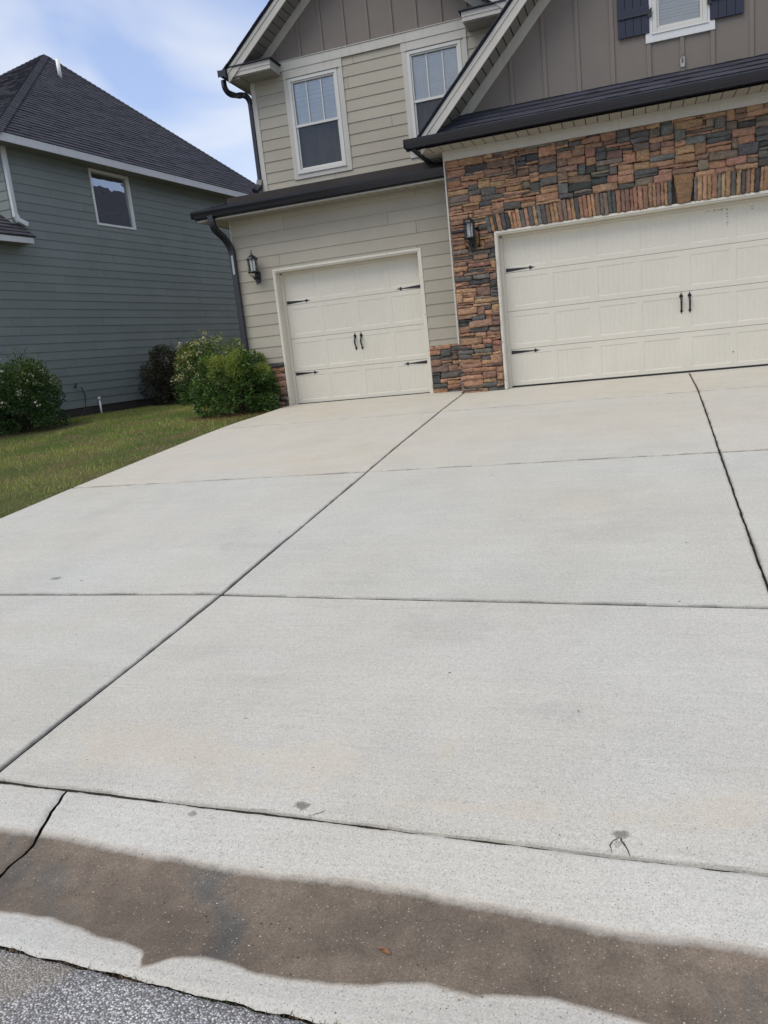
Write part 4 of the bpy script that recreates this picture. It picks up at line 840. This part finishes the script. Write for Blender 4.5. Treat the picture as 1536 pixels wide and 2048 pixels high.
NW.box(m, -4.9, 1.90, 0.335, 0.36, lo_z-0.135, lo_z-0.005); NW.box(m, 1.875, 1.90, 0.02, 0.335, lo_z-0.135, lo_z+0.0)
ab(m.build('white_fascia', M['white'], nb, bevel=0.003))
m = MB(); u_ = ea+0.03
while u_ < eb: NW.box(m, u_, u_+0.145, 0.0, 0.374, ze-0.150, ze-0.138); u_ += 0.15
m.prism([E(ea+0.03, 0, ze-0.15), E(ea+0.03, -9, ze-0.15), E(vc, -9, ze-0.15), E(vc, 0, ze-0.15)], (0, 0, 0.01)); NW.box(m, -4.9, 1.87, 0.0, 0.334, lo_z-0.125, lo_z-0.115); NW.box(m, ea+0.03, eb, 0.0, 0.374, ze-0.134, ze-0.125)
ab(m.build('soffit', M['dsoffit'], nb))
m = MB(); f = 0.05
for a, b, c, dd in ((wl, wl+f, wz0, wz1), (wr-f, wr, wz0, wz1), (wl+f, wr-f, wz0, wz0+f), (wl+f, wr-f, wz1-f, wz1)): NW.box(m, a, b, -0.05, 0.028, c, dd)
wo = ab(m.build('window', M['pvc'], nb, bevel=0.004))
m = MB(); m.quad(NW.p(wl+f, -0.022, wz0+f), NW.p(wr-f, -0.022, wz0+f), NW.p(wr-f, -0.050, wz1-f), NW.p(wl+f, -0.050, wz1-f)); m.build('pane', M['nglass'], wo)
m = MB(); NW.box(m, wl, wr, -0.2, -0.18, wz0, wz1); m.build('room_dark', M['dark'], wo)
m = MB(); m.tube([E(vc+0.055, 0.045, 5.47), E(vc+0.055, 0.045, 4.12)], 1.0, sq=(0.045, 0.034, tuple(n_))); m.tube([E(vc+0.055, 0.045, 4.16), E(vc+0.09, 0.06, 4.06), E(vc+0.26, 0.10, 3.98)], 1.0, sq=(0.05, 0.045, tuple(n_)))
ab(m.build('white_downspout', M['white'], nb))
# ------------------------------------------------------------------ hose, spigot, standpipe
sp = NW.p(onw((-9.918, 2.577, 0)), 0, 0.665)
m = MB(); m.tube([sp+n_*0.01, sp+n_*0.09], 0.018, 8); m.tube([sp+n_*0.07+Vector((0, 0, 0.0)), sp+n_*0.07+Vector((0, 0, 0.06))], 0.008, 6); m.lathe((sp+n_*0.07).x, (sp+n_*0.07).y, [(0.001, sp.z+0.05), (0.036, sp.z+0.055), (0.036, sp.z+0.068), (0.001, sp.z+0.072)], 8)
sg = ab(m.build('garden_tap', M['iron'], nb))
m = MB(); s0 = sp+n_*0.09; gzv = lambda p: lawn_z(p.x, p.y)
hp = [s0, s0+n_*0.05+d_*0.06+Vector((0, 0, -0.03)), s0+n_*0.06+d_*0.12+Vector((0, 0, -0.20)), s0+n_*0.06+d_*0.08+Vector((0, 0, -0.42)), s0+n_*0.10-d_*0.08+Vector((0, 0, -0.58)), s0+n_*0.16-d_*0.32+Vector((0, 0, -0.66)), s0+n_*0.22-d_*0.6+Vector((0, 0, -0.705)), s0+n_*0.2-d_*1.1+Vector((0, 0, -0.735)), s0+n_*0.35-d_*1.8+Vector((0, 0, -0.76))]
m.tube(smooth_path(hp, 6), 0.011, 8); hose = m.build('garden_hose', M['rubber'], smooth=True); tag(hose, 'dark rubber hose hanging from the tap on the green house', 'hose')
m = MB(); m.tube([s0-n_*0.01, s0+n_*0.05+d_*0.05+Vector((0, 0, -0.03))], [0.018, 0.016], 8); m.build('hose_coupling', M['galv'], hose, smooth=True)
pp = Vector((-9.74, 3.12, 0)); gp = lawn_z(pp.x, pp.y)
m = MB(); m.tube([(pp.x, pp.y, gp-0.1), (pp.x, pp.y, gp+0.33)], 0.021, 12); m.tube([(pp.x, pp.y, gp+0.32), (pp.x, pp.y, gp+0.385)], 0.031, 12)
o = m.build('standpipe', M['pvc'], smooth=True); tag(o, 'short white plastic pipe standing in the grass by the green wall', 'pipe')
# ------------------------------------------------------------------ shrubs
def shrub(name_, label, cx, cy, z0, rx, ry, h, nleaf, ll, lw, pal, seed, flowers=0, fcol=(0.75, 0.72, 0.6), shoots=6, topbias=0.5, yaw=0, group='flowering and leafy shrubs between the two houses'):
    r = np.random.default_rng(seed); t = thing(name_, label, 'shrub', (cx, cy, z0), group)
    nl = 46; lob = []
    for k in range(nl):
        zf = r.uniform(0.10, 0.92); a = k*2.39996+r.uniform(-.3, .3); rr_ = (1-max(0, (zf-0.42)/0.58)**2.2)**0.5*(0.80+0.20*min(1, zf/0.3)); rr_ *= r.uniform(0.60, 0.82); sz = r.uniform(0.22, 0.36)*min(rx, ry)
        lob.append((rr_*math.cos(a)*rx, rr_*math.sin(a)*ry, max(sz*0.55, h*zf*0.93-sz*0.25), sz))
    for k in range(6): lob.append((r.uniform(-.3, .3)*rx, r.uniform(-.3, .3)*ry, h*r.uniform(0.25, 0.72), 0.45*min(rx, ry)))
    P = []; W = []; 
    tot = nleaf; wts = np.array([l[3]**2 for l in lob]); wts /= wts.sum(); idx = r.choice(len(lob), tot, p=wts)
    L_ = np.array(lob)[idx]; u = r.normal(size=(tot, 3)); u /= np.linalg.norm(u, axis=1)[:, None]; rad = L_[:, 3]*(0.62+0.42*r.random(tot)**0.7)
    pos = L_[:, :3]+u*rad[:, None]*np.array([1, 1, 0.95]); outd = u+0.6*pos/np.array([rx, ry, h])
    # sprouting shoots
    sp_ = []; so = []
    for k in range(shoots):
        a = r.uniform(0, 2*math.pi); b = r.uniform(0, 0.65); p0 = np.array([b*math.cos(a)*rx, b*math.sin(a)*ry, h*(0.86-0.18*b)]); dd = np.array([math.cos(a)*0.35, math.sin(a)*0.35, 1]); ln3 = r.uniform(0.12, 0.30)*h*0.7
        for q in range(14): tt = q/13; pz = p0+dd*ln3*tt; sp_.append(pz+r.normal(size=3)*0.012); so.append(np.array([r.normal(), r.normal(), 0.9]))
    if shoots: pos = np.vstack([pos, np.array(sp_)]); outd = np.vstack([outd, np.array(so)])
    keep = pos[:, 2] > 0.02; pos = pos[keep]; outd = outd[keep]; n = len(pos)
    outd = outd+r.normal(size=(n, 3))*0.55+np.array([0, 0, 0.25]); outd /= np.linalg.norm(outd, axis=1)[:, None]
    rv = r.normal(size=(n, 3)); side = np.cross(outd, rv); side /= np.linalg.norm(side, axis=1)[:, None]; nrm = np.cross(side, outd)
    s = r.uniform(0.65, 1.15, n)[:, None]; a = pos; tip = a+outd*ll*s-np.array([0, 0, 1])*ll*0.12; midp = a+outd*ll*s*0.5+nrm*ll*0.06
    v = np.stack([a, midp-side*lw*0.5*s, tip, midp+side*lw*0.5*s, midp-nrm*ll*0.07], axis=1).reshape(-1, 3)
    base = np.arange(n)*5
    faces = [f for b in base for f in ((b, b+1, b+4), (b+1, b+2, b+4), (b+2, b+3, b+4), (b+3, b, b+4))]
    me = bpy.data.meshes.new('foliage'); me.from_pydata(v.tolist(), [], faces)
    pal = np.array([p[0] for p in pal]), np.array([p[1] for p in pal], float); ci = r.choice(len(pal[1]), n, p=pal[1]/pal[1].sum()); col = pal[0][ci]*r.uniform(0.55, 1.45, n)[:, None]*1.2
    # noise clumps of leaves turn yellower and brighter towards the top
    cl = np.array([noise.noise(Vector(p)*3.2+Vector((seed, 0, 0))) for p in pos]); yg = np.clip((cl+0.12)*3.2, 0, 1)*np.clip((pos[:, 2]/h-0.40)*2.0, 0, 1)*topbias
    col = col*(1-yg[:, None])+np.array([0.32, 0.36, 0.07])*yg[:, None]
    cc = np.repeat(np.hstack([col, np.ones((n, 1))]), 12, axis=0).astype(np.float32)
    at = me.color_attributes.new('Col', 'FLOAT_COLOR', 'CORNER'); at.data.foreach_set('color', cc.ravel()); me.materials.append(M['leaf'])
    o = bpy.data.objects.new('foliage', me); C.objects.link(o); o.parent = t
    m = MB()
    for k in range(16):
        a = r.uniform(0, 6.28); b = r.uniform(0.2, 0.85); l = lob[k % len(lob)]
        m.tube([(0.08*math.cos(a), 0.08*math.sin(a), -0.05), (l[0]*0.4+0.03*math.cos(a), l[1]*0.4, l[2]*0.45), (l[0], l[1], l[2]*1.0)], [0.016, 0.011, 0.004], 6)
    m.build('stems', M['wood'], t, smooth=True)
    if flowers:
        m = MB(); cand = np.where((pos[:, 2] > h*0.32))[0]; dist = np.linalg.norm(pos/np.array([rx, ry, h*0.9])-np.array([0, 0, 0.45]), axis=1); cand = cand[np.argsort(-dist[cand])][:int(len(cand)*0.35)]
        for k in range(flowers):
            p = pos[r.choice(cand)]; kk = r.uniform(0.8, 1.1); c0 = (fcol[0]*kk, fcol[1]*kk, fcol[2]*kk); R0 = r.uniform(0.025, 0.06)
            for q in range(int(r.uniform(8, 20))):
                o3 = Vector(p)+Vector(r.normal(size=3)*R0)*0.8+Vector((0, 0, 0.02)); sz = r.uniform(0.008, 0.015); dx = Vector(r.normal(size=3)).normalized()*sz; dy = dx.cross(Vector(r.normal(size=3))).normalized()*sz
                m.add([o3-dx-dy, o3+dx-dy, o3+dx+dy, o3-dx+dy], [(0, 1, 2, 3)], c0)
        m.build('blossom', M['leaf'], t)
    return t
DG = [((0.022, 0.055, 0.012), 4), ((0.035, 0.080, 0.016), 4), ((0.055, 0.105, 0.020), 2.5), ((0.012, 0.030, 0.010), 2)]
BG = [((0.045, 0.095, 0.016), 4), ((0.070, 0.130, 0.022), 3), ((0.028, 0.062, 0.014), 3.5), ((0.10, 0.15, 0.03), 1.2)]
RG = [((0.035, 0.036, 0.020), 4), ((0.060, 0.040, 0.028), 3), ((0.022, 0.040, 0.016), 3.5), ((0.075, 0.055, 0.040), 1)]
shrub('shrub', 'bright green leafy shrub at the tan house corner, in front of its stone base', -4.58, -0.02, lawn_z(-4.7, 0.0), 0.84, 0.55, 1.06, 17000, 0.066, 0.026, BG, 3, shoots=9, topbias=0.8)
shrub('shrub', 'tall shrub with clustered cream blossom behind the bright green one', -6.85, 3.3, lawn_z(-7, 3.4), 1.06, 0.80, 1.50, 15000, 0.060, 0.026, BG, 5, flowers=130, fcol=(0.66, 0.60, 0.34), shoots=12, topbias=0.8)
shrub('shrub', 'dark reddish-green shrub against the green wall', -8.62, 4.9, lawn_z(-8.6, 4.9), 1.12, 0.8, 1.46, 24000, 0.058, 0.028, RG, 7, flowers=14, fcol=(0.45, 0.33, 0.25), shoots=6, topbias=0.1)
shrub('shrub', 'round dark green shrub with white blossom at the left edge of the lawn', -9.24, 0.25, lawn_z(-9.2, 0.2), 0.80, 0.75, 1.50, 16000, 0.058, 0.027, DG, 9, flowers=46, fcol=(0.72, 0.66, 0.50), shoots=7, topbias=0.35)
# ------------------------------------------------------------------ grass
def grass():
    r = np.random.default_rng(12); n = 210000
    x = -4.0-6.3*r.random(n)**0.85; y = -9.4+17.5*r.random(n)**0.8
    ex = np.interp(y, [-9.62, -9.2, -8.4, -7.4, -5.9, -3.5, -2.3, -1.3, -0.7, -0.2, 0.3, 0.31, 9], [-5.3, -4.85, -4.45, -4.22, -4.08, -4.035, -4.0, -3.93, -3.84, -3.80, -3.80, -4.5, -4.5])
    wall = -10.2+0.109*y+0.04; k = (x < ex-0.026+0.016*r.random(n)) & (x > wall); x, y, wall = x[k], y[k], wall[k]; n = len(x)
    dens = np.array([noise.noise(Vector((a*0.8, b*0.8, 1))) for a, b in zip(x, y)]); bare = np.array([noise.noise(Vector((a*2.6, b*2.6, 5))) for a, b in zip(x, y)])
    bed = ((x+4.72)/0.85)**2+((y-0.0)/0.75)**2 < 1; bed |= ((x+9.1)/1.15)**2+((y-0.2)/1.1)**2 < 1; bed |= ((x+8.85)/0.8)**2+((y-5.1)/0.7)**2 < 1
    k = (~bed) & (r.random(n) < np.clip(0.95-0.5*np.clip(bare, 0, 1), 0, 1)) & (x-wall > 0.05+0.1*r.random(n)); x, y, dens, bare = x[k], y[k], dens[k], bare[k]; n = len(x)
    z = np.array([lawn_z(a, b) for a, b in zip(x, y)]); h = r.uniform(0.018, 0.055, n)*(1+0.35*dens); a = r.uniform(0, 2*np.pi, n); w = r.uniform(0.0016, 0.0032, n)*np.where(y > -3, 1.5, 1.1)
    lean = r.uniform(0.1, 0.9, n)*h; la = r.uniform(0, 2*np.pi, n)
    b0 = np.stack([x-np.cos(a)*w, y-np.sin(a)*w, z-0.003], 1); b1 = np.stack([x+np.cos(a)*w, y+np.sin(a)*w, z-0.003], 1); tp = np.stack([x+np.cos(la)*lean, y+np.sin(la)*lean, z+h], 1)
    v = np.stack([b0, b1, tp], 1).reshape(-1, 3); me = bpy.data.meshes.new('grass'); me.from_pydata(v.tolist(), [], [(i, i+1, i+2) for i in range(0, 3*n, 3)])
    t = np.clip(0.5+1.6*dens+0.25*r.normal(size=n), 0, 1)[:, None]; dry = np.clip(bare*2.0+0.35*r.normal(size=n)+0.06, 0, 1)[:, None]
    col = np.array([0.125, 0.225, 0.036])*(1-t)+np.array([0.34, 0.37, 0.09])*t; col = col*(1-dry)+np.array([0.33, 0.25, 0.12])*dry; col *= r.uniform(0.75, 1.25, (n, 1))
    at = me.color_attributes.new('Col', 'FLOAT_COLOR', 'CORNER'); at.data.foreach_set('color', np.repeat(np.hstack([col, np.ones((n, 1))]), 3, axis=0).astype(np.float32).ravel())
    me.materials.append(M['leaf']); o = bpy.data.objects.new('grass', me); C.objects.link(o)
    tag(o, 'short patchy green and straw coloured lawn grass beside the driveway', 'grass', kind='stuff')
grass()
# pine straw and dead leaves in the beds
def litter(name_, label, cat, n, fx, size, pal, seed, mat='leaf'):
    r = random.Random(seed); m = MB()
    for k in range(n):
        x, y, z = fx(r); a = r.uniform(0, 6.28); l = r.uniform(*size); w = l*r.uniform(0.06, 0.14) if size[1] > 0.05 else l*r.uniform(0.5, 0.9); dx = Vector((math.cos(a), math.sin(a), r.uniform(-.15, .25)))*l; dy = Vector((-math.sin(a), math.cos(a), r.uniform(-.3, .3)))*w
        p = Vector((x, y, z+0.004+r.random()*0.012)); c = r.choice(pal); q = r.uniform(0.7, 1.3); m.add([p-dx, p+dy*0.7, p+dx, p-dy*0.7], [(0, 1, 2, 3)], tuple(v*q for v in c))
    o = m.build(name_, M[mat]); tag(o, label, cat, kind='stuff'); return o
STR = [(0.20, 0.11, 0.05), (0.15, 0.075, 0.035), (0.26, 0.17, 0.09), (0.10, 0.05, 0.03)]
def f_bed(r):
    while True:
        x = r.gauss(-4.55, 0.42); y = r.gauss(-0.35, 0.36)
        if x < edge_x(y)-0.02 and y < 0.28: return x, y, lawn_z(x, y)
litter('pine_straw', 'brown pine straw under the bright green shrub', 'mulch', 1500, f_bed, (0.03, 0.07), STR, 3)
litter('dry_leaves', 'pale fallen leaves under the left edge shrub', 'leaf litter', 320, lambda r: (lambda x, y: (x, y, lawn_z(x, y)))(r.uniform(-9.7, -7.9), r.uniform(-1.3, 0.6)), (0.012, 0.03), [(0.30, 0.26, 0.18), (0.22, 0.15, 0.09), (0.12, 0.08, 0.05)], 4)
# grit in the gutter, on the kerb and along the drive
def grit():
    r = random.Random(6); m = MB()
    for k in range(1300):
        x = r.uniform(-1.2, 2.6); y = r.triangular(-10.27, -9.75, -10.1) if k % 5 else r.uniform(-10.27, -9.3); s = r.choice([0.001, 0.0012, 0.0015, 0.0019, 0.0027]); z = gz(y)+s*0.4
        c = r.choice([(0.36, 0.32, 0.27), (0.30, 0.25, 0.20), (0.16, 0.13, 0.11), (0.45, 0.42, 0.37), (0.05, 0.045, 0.04), (0.25, 0.17, 0.12)]); w = s*r.uniform(0.8, 1.6)
        m.add([(x-w, y, z), (x, y-s, z), (x+w, y, z), (x, y+s, z), (x, y, z+s*0.9), (x, y, z-s)], [(0, 1, 4), (1, 2, 4), (2, 3, 4), (3, 0, 4), (1, 0, 5), (2, 1, 5), (3, 2, 5), (0, 3, 5)], c)
    for k in range(240):   # small twigs and seed husks
        x = r.uniform(-1.2, 2.6); y = r.triangular(-10.25, -9.4, -10.05); l = r.uniform(0.003, 0.012); a = r.uniform(0, 6.28); z = gz(y)+0.0015; dx, dy = math.cos(a)*l, math.sin(a)*l; w = 0.0007
        m.add([(x-dx, y-dy, z), (x-dy/l*w, y+dx/l*w, z+0.001), (x+dx, y+dy, z), (x+dy/l*w, y-dx/l*w, z+0.001)], [(0, 1, 2, 3)], r.choice([(0.07, 0.05, 0.035), (0.3, 0.24, 0.15), (0.12, 0.07, 0.04)]))
    t = NT('grit_stone'); mt = t.out(t.attr(), 0.8); o = m.build('grit', mt); tag(o, 'loose grit and specks lying in the damp gutter', 'grit', kind='stuff'); return mt
gmat = grit()
litter('drive_specks', 'small dark specks scattered over the concrete driveway', 'debris', 150, lambda r: (lambda x, y: (x, y, gz(y)-0.009))(r.uniform(-3.7, 3.2), -0.5-9*r.random()), (0.003, 0.009), [(0.07, 0.055, 0.04), (0.12, 0.08, 0.05)], 14)
# weeds and moss in the joints: along the road edge and the cross joint
def weeds(name_, label, spots, seed):
    r = random.Random(seed); m = MB()
    for (x, y, s, n, c) in spots:
        if y is None: y = YF(x)-0.002+r.uniform(-.005, .005)
        z = gz(y)-0.012
        for k in range(n):
            px, py = x+r.gauss(0, s*0.9), y+r.gauss(0, s*0.22); l = s*r.uniform(0.25, 0.8); a = r.uniform(0, 6.28); tl = r.uniform(0.5, 1.3); d = Vector((math.cos(a)*math.sin(tl), math.sin(a)*math.sin(tl), math.cos(tl)))*l; sd2 = Vector((-math.sin(a), math.cos(a), 0))*max(0.0009, l*0.07)
            p = Vector((px, py, z)); q = r.uniform(0.7, 1.3); m.add([p-sd2, p+sd2, p+d*0.6+sd2*0.8, p+d, p+d*0.6-sd2*0.8], [(0, 1, 2, 3, 4)], tuple(v*q for v in c))
    o = m.build(name_, M['leaf']); tag(o, label, 'weeds', kind='stuff')
GRN, BRN = (0.075, 0.10, 0.03), (0.16, 0.10, 0.055)
r = random.Random(2)
sp_ = [(-0.35+k*0.036+r.uniform(-.01, .01), None, r.uniform(0.010, 0.028), r.randint(6, 20), r.choice([GRN, BRN, BRN, (0.09, 0.07, 0.045)])) for k in range(60)]
sp_ += [(1.02, None, 0.03, 46, (0.16, 0.15, 0.05)), (0.42, None, 0.026, 34, BRN), (0.68, None, 0.02, 22, GRN), (0.28, None, 0.02, 20, BRN), (0.10, None, 0.018, 20, (0.08, 0.09, 0.05))]
weeds('edge_weeds', 'dry and green weeds along the asphalt edge', sp_, 21)
weeds('border_grass', 'longer grass blades leaning over the edge of the driveway', [(edge_x(y_)-0.022+r.uniform(-.01, .008), y_, r.uniform(0.02, 0.045), r.randint(4, 12), r.choice([(0.16, 0.22, 0.05), (0.22, 0.24, 0.07), (0.24, 0.18, 0.09)])) for y_ in np.arange(-7.0, -0.6, 0.045)], 31)
weeds('joint_weeds', 'small green moss and weeds in the cross joint of the drive', [(0.9+k*0.055, -7.745-0.058*(1.596+k*0.055)+r.uniform(-.004, .004), r.uniform(0.010, 0.024), r.randint(8, 26), r.choice([GRN, (0.06, 0.075, 0.03), (0.05, 0.05, 0.03)])) for k in range(25)]
      + [(0.935, -9.617, 0.016, 24, BRN), (-0.66, -9.56, 0.02, 26, BRN), (-0.69, -9.61, 0.02, 26, (0.2, 0.12, 0.07))], 22)
# chipped crack by the kerb joint and hairline cracks
m = MB()
def crack(pts, w, seed):
    r = random.Random(seed); P = [Vector((x, y, gz(y)-0.0004+0.0012*pn(x, y, 1.7, 5)+0.0010)) for x, y in pts]; out = []
    for a, b in zip(P[:-1], P[1:]):
        k = max(2, int((b-a).length/0.008))
        for i in range(k): q = a.lerp(b, i/k)+Vector((r.uniform(-.0014, .0014), r.uniform(-.0014, .0014), 0)); q.z = gz(q.y)+0.0018; out.append(q)
    out.append(P[-1]); n = len(out)
    for i in range(n-1):
        d = (out[i+1]-out[i]).normalized(); sd = Vector((-d.y, d.x, 0)); wa = w*(0.5+r.random()*0.9); m.quad(out[i]-sd*wa, out[i+1]-sd*wa, out[i+1]+sd*wa, out[i]+sd*wa)
crack([(1.624, -9.578), (1.606, -9.592), (1.598, -9.612), (1.602, -9.640)], 0.0013, 1); crack([(1.626, -9.580), (1.634, -9.600), (1.646, -9.624), (1.652, -9.645)], 0.0020, 2)
crack([(0.655, -9.612), (0.690, -9.590), (0.700, -9.578)], 0.0009, 3)
o = m.build('pavement_crack', M['dirt']); tag(o, kind='structure')
# dead leaf in the gutter
m = MB(); lf = [(-0.030, 0, 0), (-0.018, 0.006, 0.004), (0, 0.009, 0.007), (0.018, 0.006, 0.006), (0.030, 0, 0.004), (0.018, -0.005, 0.003), (0, -0.008, 0.002), (-0.018, -0.005, 0.001), (0, 0, 0.001)]
R_ = Matrix.Rotation(math.radians(-28), 3, 'Z'); P0 = Vector((1.045, -10.045, gz(-10.05)+0.002)); m.add([P0+R_ @ Vector(p)*0.72 for p in lf], [(0, 1, 8), (1, 2, 8), (2, 3, 8), (3, 4, 8), (4, 5, 8), (5, 6, 8), (6, 7, 8), (7, 0, 8)], (0.27, 0.125, 0.055))
R2 = R_ @ Matrix.Rotation(0.5, 3, 'Z'); m.add([P0+Vector((-0.012, 0.004, 0.003))+R2 @ Vector(p)*0.4 for p in lf], [(0, 1, 8), (1, 2, 8), (2, 3, 8), (3, 4, 8), (4, 5, 8), (5, 6, 8), (6, 7, 8), (7, 0, 8)], (0.20, 0.10, 0.05))
o = m.build('fallen_leaf', M['leaf']); tag(o, 'curled rust-brown dead leaf lying in the damp gutter', 'leaf')
